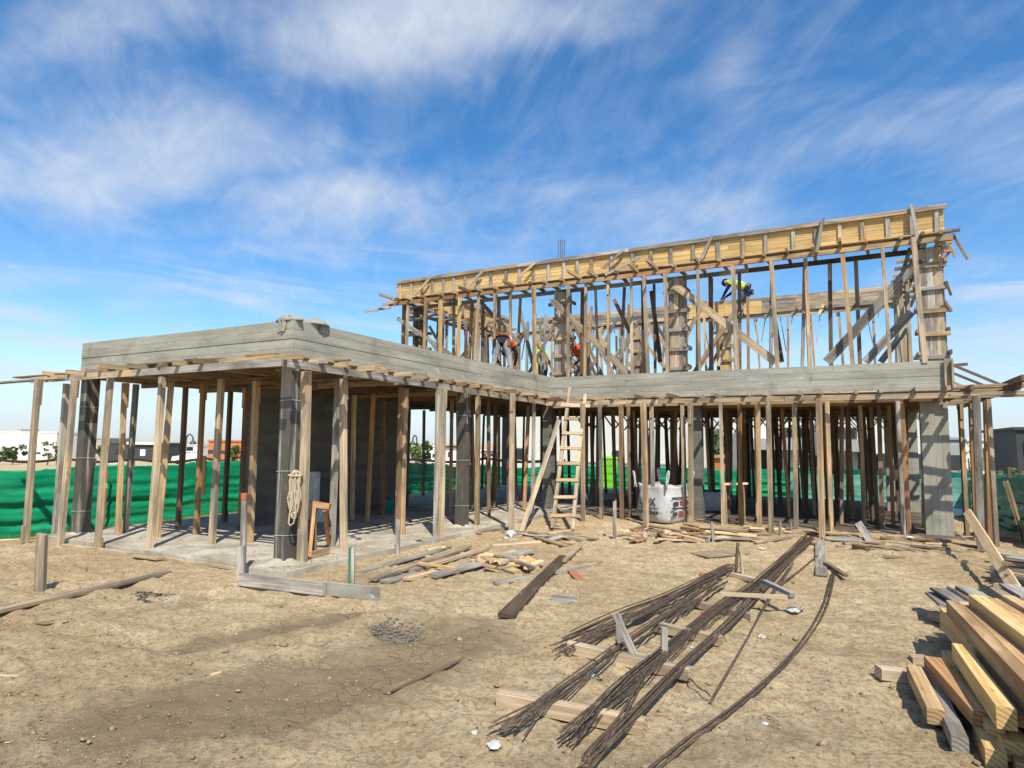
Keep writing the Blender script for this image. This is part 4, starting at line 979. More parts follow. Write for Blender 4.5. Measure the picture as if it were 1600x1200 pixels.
# ------------------------------------------------------------------ stakes and batter boards
def stake(px, py, top, w, t, mat, label, group='stakes in the yard', tip=None, lean=0.):
    p = on_ground(px, py); d = depth_of(p); q = atd(px+lean, top, d); q.x, q.y = p.x+(q.x-p.x)*.6, p.y+(q.y-p.y)*.6
    p.z -= .06; o = timber('stake', p, q, w, t, mat, None, (.47,-.88,0), skew=.2); tag(o, label, 'stake', group)
    if tip:
        v = (q-p).normalized(); half = tip[0] == 'green_paint'; sd_ = v.cross(Vector((.47,-.88,0))).normalized()*(-w*.27 if half else 0)
        timber('painted_side' if half else 'painted_tip', q-v*tip[1]+sd_, q+v*.004+sd_, w*.5 if half else w+.004, t+.004, tip[0], o, (.47,-.88,0), rings=2, wob=0)
    return o
stake(66, 923, 834, .095, .05, 'wood_weathered', 'broad pale stake standing alone in the soil before the left wing')
stake(381, 902, 771, .055, .05, 'wood_grey', 'tall dark stake with a red painted tip at the batter board', tip=('red_paint', .07))
stake(377, 905, 853, .075, .04, 'wood_grey', 'short grey stake nailed to the end of the batter board')
stake(550, 917, 855, .06, .05, 'wood_grey', 'stake with green painted sides behind the batter board', tip=('green_paint', .46))
stake(622, 866, 812, .055, .04, 'wood_grey', 'small grey stake at the slab edge behind the plank pile')
stake(960, 841, 783, .055, .04, 'wood_grey', 'slender pale stake between the ladder and the bulk bag')
stake(1114, 846, 815, .04, .04, 'wood_grey', 'short stake tilting right before the dark column of the right wing', lean=-4)
stake(1219, 836, 814, .035, .035, 'wood_grey', 'left one of two short pegs at the right wing front', lean=-2)
stake(1236, 836, 815, .035, .035, 'wood_grey', 'right one of two short pegs at the right wing front', lean=-2)
stake(655, 849, 826, .04, .03, 'wood_tan', 'short tan peg at the slab edge beside a grey double prop') if False else None
def gplank(a, b, w, h, mat, label, lift=.0, group=None, lb=None, name='plank', up=(0,0,1), cat='plank'):
    p = on_ground(*a, lift); q = on_ground(*b, lift if lb is None else lb)
    n = 5; zmax = max(gz(*(p.lerp(q, i/n)).xy)-(p.lerp(q, i/n)).z for i in range(1, n)); 
    if zmax > 0: p.z += zmax*.6; q.z += zmax*.6
    o = timber(name, p-Vector((0,0,.004)), q-Vector((0,0,.004)), w, h, mat, None, up, skew=.15); tag(o, label, cat, group); return o
gplank((375,914), (506,930), .04, .13, 'wood_grey', 'batter board on edge between the red tipped stake and its neighbour board', .02)
gplank((504,928), (592,938), .045, .13, 'concrete', 'cement grey batter board on edge ending at the bare soil', .0)
gplank((0,958), (262,896), .10, .03, 'wood_weathered', 'long grey plank on the soil left of the batter board')
gplank((-25,962), (180,912), .10, .03, 'wood_weathered', 'second long plank lying over the grey one left of the batter board', .045, lb=.04)
gplank((212,869), (252,874), .12, .03, 'wood_weathered', 'short board under a prop foot before the left wing', .02)
gplank((252,873), (372,890), .06, .03, 'wood_weathered', 'narrow plank along the left wing slab edge')
gplank((100,853), (215,868), .06, .03, 'wood_weathered', 'narrow plank at the slab edge by the black end column')
gplank((430,892), (478,885), .10, .03, 'wood_tan', 'short board at the foot of the corner column')
gplank((440,897), (462,889), .09, .025, 'wood_dark', 'dark offcut at the foot of the corner column')
gplank((478,884), (620,854), .06, .03, 'wood_weathered', 'long lath along the slab edge of the left wing long side')
gplank((630,854), (800,826), .05, .03, 'wood_weathered', 'thin lath along the slab edge towards the ladder')
GP = 'planks dumped before the long side of the left wing'
for k, (a, b, w, h, m, lf, lb_) in enumerate((((562,897),(700,857),.11,.03,'wood_grey',.0,'grey plank at the slab side of the dumped planks'),((582,907),(732,855),.12,.035,'wood_weathered',.03,'broad weathered plank lying on the dumped planks'),
    ((640,893),(760,858),.12,.03,'wood_weathered',.015,'weathered plank in the middle of the dumped planks'),((600,912),(650,898),.12,.03,'wood_grey',.0,'short grey plank at the near end of the dumped planks'),
    ((635,908),(690,893),.09,.03,'wood_tan',.01,'short tan plank at the near end of the dumped planks'),((675,902),(830,862),.13,.04,'wood_grey',.02,'thick grey plank running from the dumped planks to the offcut heap'),
    ((655,881),(713,889),.05,.025,'wood_pine',.07,'yellow lath lying across the dumped planks'),((720,890),(805,862),.09,.03,'wood_grey',.035,'narrow grey plank beside the offcut heap'),
    ((780,868),(840,889),.06,.03,'wood_weathered',.09,'thin plank lying over the offcut heap'),((668,861),(696,856),.12,.025,'wood_fresh',.02,'short pale board behind the dumped planks'),
    ((772,914),(935,884),.07,.03,'wood_grey',.0,'long narrow grey plank passing under the dark plank'),((884,880),(942,878),.06,.03,'wood_tan',.0,'tan lath beside the far end of the dark plank'))):
    gplank(a, b, w, h, m, lb_, lf, GP)
gplank((790,966), (882,872), .15, .035, 'wood_dark', 'dark wet looking plank pointing at the ladder across bare soil', .012)
gplank((882,878), (908,853), .05, .03, 'wood_weathered', 'thin lath beyond the end of the dark plank', .03)
gplank((893,894), (907,910), .10, .03, 'brick_bit', 'short reddish board beside the dark plank', .0)
mb = MB(); p = on_ground(882, 938); M = Matrix.Translation(p+Vector((0,0,.002))) @ Matrix.Rotation(.4, 4, 'Z'); mb.box((-.13,-.12,0), (.13,.12,.018), 0, M); tag(mb.build('board_offcut', 'wood_grey', None), 'square grey board lying flat right of the dark plank', 'board')
GO = 'offcuts in the heap by the dumped planks'
hc = on_ground(790, 890)
for k in range(42):                                        # heap of sawn offcuts
    a = R(0,6.28); rr = abs(random.gauss(0,.30)); x = hc.x+rr*1.25*math.cos(a); y = hc.y+rr*.75*math.sin(a); L = R(.12,.34); th = R(0,3.14); h = max(0, .13-rr*.22)*R(.2,1.15)
    d = Vector((math.cos(th), math.sin(th), R(-.15,.15)*(h > .02)))*L/2; p = Vector((x, y, gz(x,y)+h+.002+abs(d.z)))
    o = timber('offcut', p-d, p+d, R(.06,.11), R(.02,.03), pick('wood_pine','wood_tan','wood_fresh','wood_weathered','wood_grey'), None, (R(-.3,.3),R(-.3,.3),1), rings=2); tag(o, 'short sawn offcut in the heap beside the dumped planks', 'offcut', GO)
G8 = 'boards strewn along the building front'
for k in range(46):
    px = R(800, 1290); py = R(826, 846)+ (8 if px < 960 else 0); p = on_ground(px, py); th = R(-.7,.5)+random.choice((0,0,1.57)); L = R(.2,.95); d = Vector((math.cos(th), math.sin(th), 0))*L/2
    if 930 < px < 1000 and py > 838: continue
    o = timber('scrap_board', p-d+Vector((0,0,R(-.002,.05))), p+d+Vector((0,0,R(-.002,.05))), R(.05,.12), R(.02,.03), pick('wood_weathered','wood_grey','wood_tan','wood_brown','wood_fresh'), None, (R(-.2,.2),R(-.2,.2),1), rings=2); tag(o, 'scrap board strewn on the soil between the ladder and the right wing front', 'board', G8)
for k in range(34):
    px = R(1250, 1560); py = R(832, 856)+(px-1250)*.03; p = on_ground(px, py); th = R(-.6,.6); L = R(.15,.8); d = Vector((math.cos(th), math.sin(th), 0))*L/2
    o = timber('scrap_board', p-d+Vector((0,0,R(-.004,.02))), p+d+Vector((0,0,R(-.004,.02))), R(.04,.10), R(.015,.03), pick('wood_weathered','wood_grey','wood_tan','wood_brown'), None, (R(-.2,.2),R(-.2,.2),1), rings=2); tag(o, 'scrap board strewn on the soil around the end concrete column', 'board', 'boards strewn at the right wing end')
for k in range(30):
    px = R(985, 1100); py = R(828, 850); p = on_ground(px, py); th = R(0,3.1); L = R(.15,.5); d = Vector((math.cos(th), math.sin(th), 0))*L/2
    o = timber('offcut', p-d+Vector((0,0,R(0,.07))), p+d+Vector((0,0,R(0,.07))), R(.05,.10), R(.02,.03), pick('wood_weathered','wood_tan','wood_orange','wood_fresh','wood_brown'), None, (R(-.3,.3),R(-.3,.3),1), rings=2); tag(o, 'offcut in the low heap before the printed bulk bag', 'offcut', 'offcuts before the bulk bag')
gplank((1282,850), (1284,901), .14, .035, 'wood_grey', 'grey plank pointing at the right wing between the rebar and the open yard', .005)
gplank((1290,881), (1322,901), .06, .03, 'wood_dark', 'short dark stick lying over the end of the grey plank', .045)
gplank((1335,858), (1356,862), .09, .07, 'wood_brown', 'stubby brown block on the open yard before the right wing')
gplank((1380,870), (1415,873), .04, .03, 'wood_tan', 'thin tan peg on the open yard before the end column')
gplank((1390,850), (1530,868), .04, .03, 'wood_weathered', 'long thin lath before the end concrete column')
gplank((1496,880), (1560,893), .05, .05, 'wood_weathered', 'weathered batten before the board stack by the fence')
mb = MB(); p = on_ground(1126, 866); M = Matrix.Translation(p+Vector((0,0,.004))) @ Matrix.Rotation(.95, 4, 'Z'); mb.box((-.42,-.17,0), (.42,.17,.02), 0, M); tag(mb.build('wide_board', 'wood_weathered', None), 'flat weathered board panel behind the far end of the rebar', 'board')
gplank((600,1085), (725,1028), .022, .012, 'wood_dark', 'thin dark stick alone on the soil below the gravel pit')
gplank((1180,850), (1260,838), .05, .03, 'wood_weathered', 'weathered lath at the far ends of the rebar')
for (a, b, lb_) in (((0,1056),(30,1058),'short yellow chip of wood at the left of the cracked mud'),((880//2+60,1010),(516,1003),'small pale chip of wood on the cracked mud'),((330,1054),(346,1050),'small pale chip on the dry edge of the cracked mud'),((55,974),(84,970),'pale sliver of wood below the long grey plank')):
    gplank(a, b, .022, .010, 'wood_weathered', lb_, cat='chip')

# ------------------------------------------------------------------ reinforcing bars on their sleepers
GS_ = 'sleepers under the rebar'
for a, b, w, h, lb_ in (((778,1100),(1008,1146),.10,.10,'long timber sleeper under the near ends of the rebar'),((888,1022),(1080,1066),.10,.10,'long timber sleeper with upright pegs under the rebar'),((1022,984),(1126,1008),.09,.09,'timber sleeper under the middle of the rebar'),((1078,946),(1178,971),.09,.08,'timber sleeper under the rebar beside the crossed sticks'),((1138,901),(1182,911),.08,.07,'short timber sleeper under the far rebar ends')):
    gplank(a, b, w*.8, h*.8, 'wood_weathered', lb_, 0, GS_, name='sleeper', cat='sleeper')
stake(966, 1024, 962, .045, .03, 'wood_grey', 'upright peg on the sleeper beside the leaning peg', 'pegs at the rebar')
stake(1037, 1040, 980, .045, .035, 'wood_grey', 'lone upright peg between the two middle rebar bundles', 'pegs at the rebar')
o = timber('stake', on_ground(998, 1034), atd(962, 957, depth_of(on_ground(998,1034))+.05), .045, .03, 'wood_grey', None, (0,-1,.2)); tag(o, 'pale peg leaning left across the rebar on the sleeper', 'stake', 'pegs at the rebar')
stake(1148, 896, 848, .03, .03, 'wood_brown', 'dark peg at the far end of the leftmost rebar bundle', 'pegs at the rebar', lean=8)
stake(1160, 896, 860, .03, .03, 'wood_weathered', 'pale peg at the far end of the leftmost rebar bundle', 'pegs at the rebar', lean=-6)
gplank((1126,930), (1266,937), .04, .035, 'wood_weathered', 'long stick lying across the rebar bundles', .14)
gplank((1194,911), (1238,932), .05, .04, 'wood_grey', 'short grey stick lying over the long stick on the rebar', .18)
def rebar(pts, label, group, rad=.0054, jx=.05, jz=.03, lift=.105):
    P = []
    for (x, y, l) in pts: P.append(on_ground(x, y, l))
    off = Vector((R(-jx,jx), R(-jx,jx)*.4, R(0,jz)))
    cv = []; n = 26; k = len(P)-1
    for i in range(n+1):
        t = i/n*k; a = min(int(t), k-1); u = t-a
        p0_, p1_, p2_, p3_ = P[max(a-1,0)], P[a], P[a+1], P[min(a+2,k)]
        q = .5*((2*p1_)+(p2_-p0_)*u+(2*p0_-5*p1_+4*p2_-p3_)*u*u+(3*p1_-p0_-3*p2_+p3_)*u**3)
        cv.append(q+off*(1+.3*math.sin(i*.35+off.x*40)))
    mb = MB(); mb.tube(cv, rad, 5); o = mb.build('rebar', 'rebar_steel', None, True); tag(o, label, 'rebar', group)
def jit(p, s): return (p[0]+R(-s,s), p[1]+R(-s,s)*.5, p[2])
for k in range(20):
    e = R(-1,1); rebar([(1144+R(-14,8),887+R(-4,4)+e*3,.07),(1050,932+e*8,.085),(975,964+e*13,.085),(880+R(-22,30),1008+e*18,.03)], 'rusty bar in the leftmost rebar bundle with splayed near ends', 'leftmost rebar bundle', jx=.03)
for k in range(12):
    e = R(-1,1); rebar([(1128+R(-10,8),908+R(-3,3),.08),(1024,977+e*7,.085),(956,1021+e*8,.085),(859,1092+e*7,.085),(772+R(-6,45),1152-R(0,22)+e*5,.05)], 'dark bar in the rebar bundle reaching over the near sleeper left end', 'left long rebar bundle', jx=.025)
for k in range(16):
    e = R(-1,1); rebar([(1262+R(-8,6),838+R(-3,3),.05),(1181,914+e*6,.085),(1125,950+e*8,.085),(1035,1022+e*12,.085),(960,1086+e*13,.085),(883+R(-12,25),1154+R(-6,14)+e*10,.05)], 'dark bar in the middle rebar bundle running up to the right wing', 'middle rebar bundle', jx=.03)
for k in range(12):
    e = R(-1,1); rebar([(1268+R(-5,5),842+R(-3,3),.05),(1211,901+e*4,.08),(1155,961+e*6,.085),(1069,1040+e*8,.085),(990,1122+e*9,.085),(911+R(-12,18),1202+e*8,.06)], 'dark bar in the right hand straight rebar bundle beside the middle one', 'right straight rebar bundle', jx=.025)
for k in range(3): rebar([(1240,880,.08),(1205,932,.11),(1160+k*2,1010,.05),(1108+k*3,1100,.005)], 'loose bar trailing onto the soil right of the straight bundles', 'loose trailing bars', jx=.012, jz=.008)
for k in range(3): rebar([(1020+R(-5,5),1040,.11),(980,1110,.11),(915+k*3,1195,.06)], 'loose bar crossing between the middle and right rebar bundles', 'crossing bars', jx=.02)
for k in range(5): rebar([(1302,896,.03),(1288,950,.02),(1255,1005,.015),(1205,1058,.015),(1140,1112,.015),(1075,1160,.015),(1000,1222,.015)], 'bar in the separate curved bundle bending across the soil', 'curved rebar bundle', jx=.022, jz=.016)
for k in range(2): rebar([(1278,870,.02),(1250,892,.02),(1222,914,.02)], 'thin short bar lying right of the rebar far ends', 'short thin bars', rad=.005, jx=.01)
rebar([(1075,1068,.01),(1092,1080,.01),(1110,1097,.01)], 'tiny bent bar on the soil between the bundles and the curved one', 'tiny bent bars', rad=.005, jx=.002)

# ------------------------------------------------------------------ lumber pile
GL = 'beams of the lumber pile'
def lumber(a, b, z, w, h, mat, label, ext=0., group=GL, ang=(0,0,1)):
    p = atz(*a, z+h); q = atz(*b, z+h); p.z = q.z = z
    if ext: q = p+(q-p).normalized()*ext
    o = timber('lumber_beam', p, q, w, h, mat, None, ang, wob=.5, skew=.04); tag(o, label, 'beam', group)
g0 = gz(7, 0)
lumber((1428,1040), (1462,1108), .045, .085, .085, 'wood_honey', 'short dirty tan beam at the open side of the lumber pile')
lumber((1448,1040), (1500,1152), .02, .075, .075, 'wood_grey', 'split grey beam beside the short tan one in the lumber pile')
lumber((1457,1026), (1536,1112), .10, .10, .085, 'wood_orange', 'dirty reddish beam lying over the split grey one')
lumber((1481,1016), (1557,1135), .06, .075, .10, 'wood_pine', 'yellow beam on edge beside the dirty reddish beam')
lumber((1499,1006), (1572,1105), .19, .085, .11, 'wood_pine', 'clean yellow beam on top at the near end of the lumber pile')
lumber((1542,1016), (1615,1118), .16, .20, .07, 'wood_honey', 'wide stained plank on the near end of the lumber pile')
lumber((1535,1130), (1556,1172), .0, .09, .10, 'wood_pine', 'yellow beam end low under the near end of the lumber pile')
lumber((1560,1115), (1588,1160), .03, .12, .10, 'wood_pine', 'thick yellow beam end under the wide stained plank')
lumber((1575,1140), (1612,1195), -.02, .12, .09, 'wood_honey', 'lowest tan beam end at the near foot of the lumber pile')
lumber((1487,938), (1600,1052), .30, .075, .12, 'wood_honey', 'long honey coloured beam on edge along the lumber pile flank', 3.6)
lumber((1476,950), (1600,1076), .20, .07, .11, 'wood_honey', 'long honey coloured beam on edge below its twin on the lumber pile flank', 3.7)
lumber((1517,946), (1600,1022), .27, .12, .12, 'wood_honey', 'long tan beam beside the honey coloured flank beams of the lumber pile', 3.5)
lumber((1523,929), (1600,985), .36, .085, .11, 'wood_pine', 'long yellow beam on the crest of the lumber pile', 3.4)
lumber((1548,934), (1600,966), .30, .10, .10, 'wood_honey', 'long tan beam behind the crest of the lumber pile', 3.3)
lumber((1575,930), (1620,955), .26, .10, .10, 'wood_honey', 'long honey coloured beam at the fence side of the lumber pile', 3.2)
lumber((1505,940), (1600,1038), .42*.5, .07, .09, 'wood_honey', 'slim honey coloured beam wedged between the flank and the crest beams', 3.4)
lumber((1536,931), (1600,976), .33, .06, .10, 'wood_pine', 'slim yellow beam on edge next to the crest beam', 3.3)
lumber((1478,965), (1520,1010), .10, .09, .09, 'wood_honey', 'tan beam low inside the lumber pile flank', 2.2)
for k in range(7):
    lumber((1500+k*16, 975-k*3), (1600+k*14, 1090-k*6), .03+.0*k, .10, .10, pick('wood_honey','wood_honey','wood_tan'), 'buried beam in the bottom layer of the lumber pile', 2.6, 'bottom layer of the lumber pile')
for k in range(4):
    p = Vector((7.35+k*.0, .2+k*.75, gz(7.4,.2+k*.75))); timber('pile_bearer', p+Vector((-.15,-.05,-.005)), p+Vector((1.0,.45,-.005)), .08, .07, 'wood_weathered', None); o = COL.objects[-1]; tag(o, 'bearer hidden under the lumber pile', 'bearer', 'bearers of the lumber pile')
GBD = 'grey boards at the far end of the lumber pile'
for (a, b, z, w, m, lb_) in (((1458,925),(1482,945),.16,.14,'wood_grey','grey board jutting lowest from the far end of the lumber pile'),((1466,918),(1520,948),.21,.15,'wood_grey','broad grey board on the far end of the lumber pile'),((1490,915),(1525,935),.24,.12,'wood_weathered','weathered board on the far end of the lumber pile'),((1505,916),(1545,938),.27,.13,'wood_grey','topmost grey board on the far end of the lumber pile'),((1560,918),(1600,945),.30,.14,'wood_weathered','stained board behind the crest of the lumber pile'),((1575,912),(1610,932),.33,.14,'wood_grey','shaded board behind the crest of the lumber pile')):
    lumber(a, b, z, w, .025, m, lb_, 0, GBD)
for (a, b, w, h, lb_) in (((1372,1060),(1414,1066),.09,.075,'lone block of timber on the soil left of the lumber pile'),((1447,1128),(1468,1136),.12,.09,'block under the short tan beam of the lumber pile'),((1456,968),(1476,972),.10,.08,'block under the far end of the lumber pile'),((1424,1037),(1448,1037),.09,.05,'thin block under the split grey beam')):
    gplank(a, b, w, h, 'wood_weathered', lb_, 0, 'support blocks of the lumber pile', name='timber_block', cat='block')
GK = 'boards stacked by the right fence'
for k in range(22):
    px0 = R(1552, 1580); py0 = R(868, 925); z = R(.02,.42)*(1-(py0-868)/90)+.02
    p = atz(px0, py0, z); th = R(-.75,-.2); d = Vector((math.cos(th), math.sin(th), R(-.06,.06)))*R(1.0,1.9); p.z = max(z, .01)
    o = timber('stacked_board', p, p+d, R(.09,.14), R(.022,.04), pick('wood_grey','wood_weathered','wood_tan','wood_grey'), None, (R(-.15,.15),R(-.15,.15),1)); tag(o, 'weathered board in the criss-cross stack between lumber pile and right fence', 'board', GK)
for k in range(6):
    p = on_ground(1556+R(-4,10), 880+k*8); o = timber('stacked_board', p, p+Vector((R(.9,1.5), -R(.5,1.1), .0)), .12, .16, 'wood_grey', None, rings=2); tag(o, 'weathered board in the criss-cross stack between lumber pile and right fence', 'board', GK)

# ------------------------------------------------------------------ litter, rubble, gravel, clods
def crumple(px, py, s, mat, label, cat='litter', group='litter on the soil', flat=.55, onz=None):
    p = on_ground(px, py) if onz is None else atz(px, py, onz); bm = bmesh.new(); bmesh.ops.create_icosphere(bm, subdivisions=2, radius=s)
    for v in bm.verts: v.co *= R(.65,1.2); v.co.z = max(-.25*s, v.co.z)*flat; v.co += p+Vector((0,0,.2*s*flat))
    me = bpy.data.meshes.new('litter'); bm.to_mesh(me); bm.free(); me.materials.append(MAT[mat]); o = bpy.data.objects.new('plastic_scrap' if mat == 'white_plastic' else 'rubble', me); link(o); tag(o, label, cat, group)
crumple(797, 840, .13, 'white_plastic', 'crumpled white plastic bag before the leaning plank', flat=.8)
for (x, y, s, lb_) in ((927,1058,.035,'white plastic scrap left of the near straight rebar'),(1240,955,.06,'white crumpled wrapper right of the rebar sleepers'),(1190,858,.05,'white scrap between rebar far ends and board panel'),(1190,995,.03,'white scrap right of the loose trailing bars'),(1030,1029,.02,'white scrap between the near sleepers'),(1195,1132,.02,'white scrap beyond the curved bundle'),(741,1146,.02,'white scrap left of the near sleeper'),(1284,940,.02,'white scrap beside the curved bundle far end'),(772,1166,.04,'pale scrap at the tip of the left long bundle'),(1080,1012,.02,'white scrap by the pegged sleeper')):
    crumple(x, y, s, 'white_plastic', lb_)
for (x, y, s, lb_) in ((740,830,.06,'red brick lump on the slab edge before the middle column'),(748,834,.05,'smaller red brick lump on the slab edge'),(1098,898,.05,'orange brick lump at the far end of the leftmost rebar')):
    crumple(x, y, s, 'brick_bit', lb_, 'rubble', 'brick lumps')
crumple(1478, 852, .06, 'brick_bit', 'orange brick lump at the foot of the end column', 'rubble', 'brick lumps')
crumple(1420, 843, .09, 'foam', 'white rubble lump before the end column', 'rubble', 'pale rubble')
crumple(1496, 806, .45, 'foam', 'white plastic heap by the turquoise fence', 'heap', None, .6)
for (x, y) in ((552,840),(560,843),(640,815),(655,846)): crumple(x, y, .05, 'bark', 'dark clod of soil on the slab', 'clod', 'dark clods on the slab', .5, .085)
def scatter(name, n, gen, mat, seed):
    rs = np.random.RandomState(seed)
    base = np.array([(1,0,0),(-1,0,0),(0,1,0),(0,-1,0),(0,0,1),(0,0,-.6)], float); fa = np.array([(0,2,4),(2,1,4),(1,3,4),(3,0,4),(2,0,5),(1,2,5),(3,1,5),(0,3,5)])
    x, y, sz, el = gen(rs, n); n = len(x)
    ix = np.clip(((x+7)/.05).astype(int), 0, len(_gx)-1); iy = np.clip(((y+5)/.05).astype(int), 0, len(_gy)-1); z = _GZ[iy, ix]
    a = rs.uniform(0, 6.28, n); c, s = np.cos(a)[:,None], np.sin(a)[:,None]
    b = base[None]*rs.uniform(.6,1.3,(n,6,1))*sz[:,None,None]; b[:,:,0] *= el[:,None]; b[:,:,2] *= rs.uniform(.5,.9,(n,1))
    V = np.stack([b[:,:,0]*c-b[:,:,1]*s+x[:,None], b[:,:,0]*s+b[:,:,1]*c+y[:,None], b[:,:,2]+(z+sz*.1)[:,None]], 2).reshape(-1,3)
    T = (fa[None]+6*np.arange(n)[:,None,None]).reshape(-1).astype(np.int32)
    me = bpy.data.meshes.new(name); me.vertices.add(len(V)); me.vertices.foreach_set('co', V.ravel()); me.loops.add(len(T)); me.loops.foreach_set('vertex_index', T)
    me.polygons.add(len(T)//3); me.polygons.foreach_set('loop_start', np.arange(0, len(T), 3, dtype=np.int32)); me.update(calc_edges=True); me.validate()
    me.materials.append(MAT[mat]); o = link(bpy.data.objects.new(name, me)); o['kind'] = 'stuff'; return o
_gx = np.arange(-7, 10, .05); _gy = np.arange(-5, 9, .05); _GX, _GY = np.meshgrid(_gx, _gy); _GZ = gz_np(_GX, _GY)
def yard(rs, n, k=1.4):
    x = rs.uniform(-5, 9, n*2); y = -4+rs.uniform(0, 1, n*2)**k*11.5
    ok = ~(((x < .4) & (y > -.35)) | (y > 7.3)); return x[ok][:n], y[ok][:n]
def sized(lo, hi, p, el=None, k=1.4):
    def g(rs, n):
        x, y = yard(rs, n, k); m = len(x); return x, y, lo+hi*rs.uniform(0, 1, m)**p, (np.ones(m) if el is None else rs.uniform(*el, m))
    return g
scatter('soil_clods', 30000, sized(.003, .010, 2.5, k=1.7), 'ground_soil', 1)
scatter('soil_lumps', 1500, sized(.010, .024, 3), 'ground_soil', 8)
scatter('pale_pebbles', 7000, sized(.0022, .009, 4, k=1.6), 'concrete_slab', 2)
scatter('wood_chips', 1100, sized(.002, .0028, 1, (3, 8)), 'wood_fresh', 3)
def disc(cx, cy, r, ax, ay, p, lo, hi):
    def g(rs, n): a = rs.uniform(0, 6.28, n); q = r*rs.uniform(0, 1, n)**p; return cx+q*ax*np.cos(a), cy+q*ay*np.sin(a), lo+hi*rs.uniform(0, 1, n)**2, np.ones(n)
    return g
scatter('gravel_patch', 3600, disc(PIT.x-.05, PIT.y-.05, .30, 1.25, 1, .6, .0035, .0085), 'gravel', 4); scatter('tar_crumbs', 1300, disc(BLK.x, BLK.y, .27, 1.1, .6, .6, .003, .009), 'gravel_dark', 5)
_GZ0 = _GZ; _GZ = np.full_like(_GZ0, .085)                 # sweepings on the slab
def g_slab(rs, n):
    x = rs.uniform(-4.9, .3, n); y = -.25+rs.uniform(0, 1, n)**1.5*7; k = rs.uniform(0, 1, n) < .4; x = np.where(k, .3-np.abs(rs.normal(0, .5, n)), x); return x, y, .003+.016*rs.uniform(0, 1, n)**4, np.ones(n)
scatter('slab_grit', 5000, g_slab, 'ground_soil', 11); scatter('slab_rubble', 700, g_slab, 'concrete', 12)
_GZ = _GZ0
mb = MB()
for k in range(2600):                                      # rough grass at the foot of the left fence
    x = -6.85+random.gauss(0,.16); y = R(-7, 12); g = gz(x, y) if k % 6 == 0 else g; h = R(.03,.11); a = R(0,6.28); w = .005
    b = len(mb.v); dx, dy = w*math.cos(a), w*math.sin(a); mb.v += [(x-dx,y-dy,g-.01),(x+dx,y+dy,g-.01),(x+R(-.04,.04),y+R(-.04,.04),g+h)]; mb.f.append((b,b+1,b+2)); mb.m.append(0)
mb.build('grass_tufts', 'leaf_grass', None)['kind'] = 'stuff'
mb = MB(); mb.tube([on_ground(x, y, -.01) for x, y in ((-40,846),(30,843),(75,838),(120,830))], .018, 6); tag(mb.build('edge_lath', 'wood_fresh', None), 'pale pole lying along the foot of the left green fence', 'pole')
# ------------------------------------------------------------------ beyond the fences
def far(px, py, D):
    """a point at depth D seen at this pixel"""
    return atd(px, py, D)
def block_frame(px0, px1, D, yaw=0.):
    """centre, right vector and width of a block that spans these pixel columns at depth D"""
    a = atd(px0, 700, D); b = atd(px1, 700, D); return a, b
def gfar(p): return gz(p.x, p.y)
def house_block(px0, px1, top, D, deep, mat, label, windows=(), extra=(), roof=None, cat='house', group=None):
    a = atd(px0, top, D); b = atd(px1, top, D) if D > 70 else aty(px1, top, a.y); zt = (a.z+b.z)/2
    u = (b-a); u.z = 0; W = u.length; u.normalize(); n = Vector((u.y,-u.x,0))
    if n.dot(CAM-a) < 0: n = -n
    zb = min(gfar(a), gfar(b))-.1; r = empty('house' if cat == 'house' else 'building', (a.x, a.y, zb), label, cat, group)
    M = Matrix(((u.x,-n.x,0,a.x),(u.y,-n.y,0,a.y),(0,0,1,zb),(0,0,0,1)))
    mb = MB(); mb.box((0,0,0), (W,deep,zt-zb), 0, M); mb.build('wall', mat, r)
    def pz(py): return (atd((px0+px1)/2, py, D).z if D > 70 else aty((px0+px1)/2, py, a.y).z)-zb
    def pu(px): return (px-px0)/(px1-px0)*W if D > 70 else aty(px, 700, a.y).x-a.x
    for (x0,x1,y0,y1,m) in windows:
        mb = MB(); mb.box((pu(x0),-.05,pz(y1)), (pu(x1),.06,pz(y0)), 0, M); w = mb.build('window', 'lamp_metal' if m == 'glass_dark' else m, r)
        if m == 'glass_dark':
            e = .08; mb = MB(); mb.box((pu(x0)+e,-.065,pz(y1)+e), (pu(x1)-e,.0,pz(y0)-e), 0, M); mb.build('pane', 'glass_dark', w)
    for (x0,x1,y0,y1,o0,o1,m,nm) in extra:
        mb = MB(); mb.box((pu(x0),-o0,pz(y1)), (pu(x1),o1,pz(y0)), 0, M); mb.build(nm, m, r)
    mb = MB(); mb.box((-.12,-.12,zt-zb+.002), (W+.12,deep+.12,zt-zb+.002+.0014*D+.1), 0, M); mb.build('roof', roof or mat, r)
    return r
house_block(-60, 89, 676, 150, 14, 'plaster_white', 'long plain pale warehouse beyond the left fence', [(36,45,706,709,'house_dark'),(54,66,706,709,'house_dark')], [(-60,22,670,676.5,-2,8,'plaster_grey','roof_box')], cat='building')
house_block(136, 166, 686, 140, 10, 'plaster_stone', 'stone clad house left of the long dark house', [(139,152,700,708,'glass_dark'),(154,160,696,708,'leaf_dark')])
house_block(166, 252, 694, 130, 10, 'house_dark', 'long dark flat roofed house with white roof edge', [(205,212,702,711,'glass_dark'),(220,228,702,712,'plaster_white'),(180,196,701,710,'glass_dark')], [(200,250,690.5,694.5,.5,10,'plaster_white','fascia')])
house_block(252, 316, 696, 145, 10, 'plaster_white', 'small white house with broad windows beside the curved street lamp', [(256,268,700,706,'glass_dark'),(274,285,699,706,'glass_dark'),(292,302,698,704,'glass_dark'),(255,268,707,711,'glass_dark')])
house_block(316, 326, 693.5, 150, 9, 'plaster_stone', 'narrow brown house beside the orange brick house')
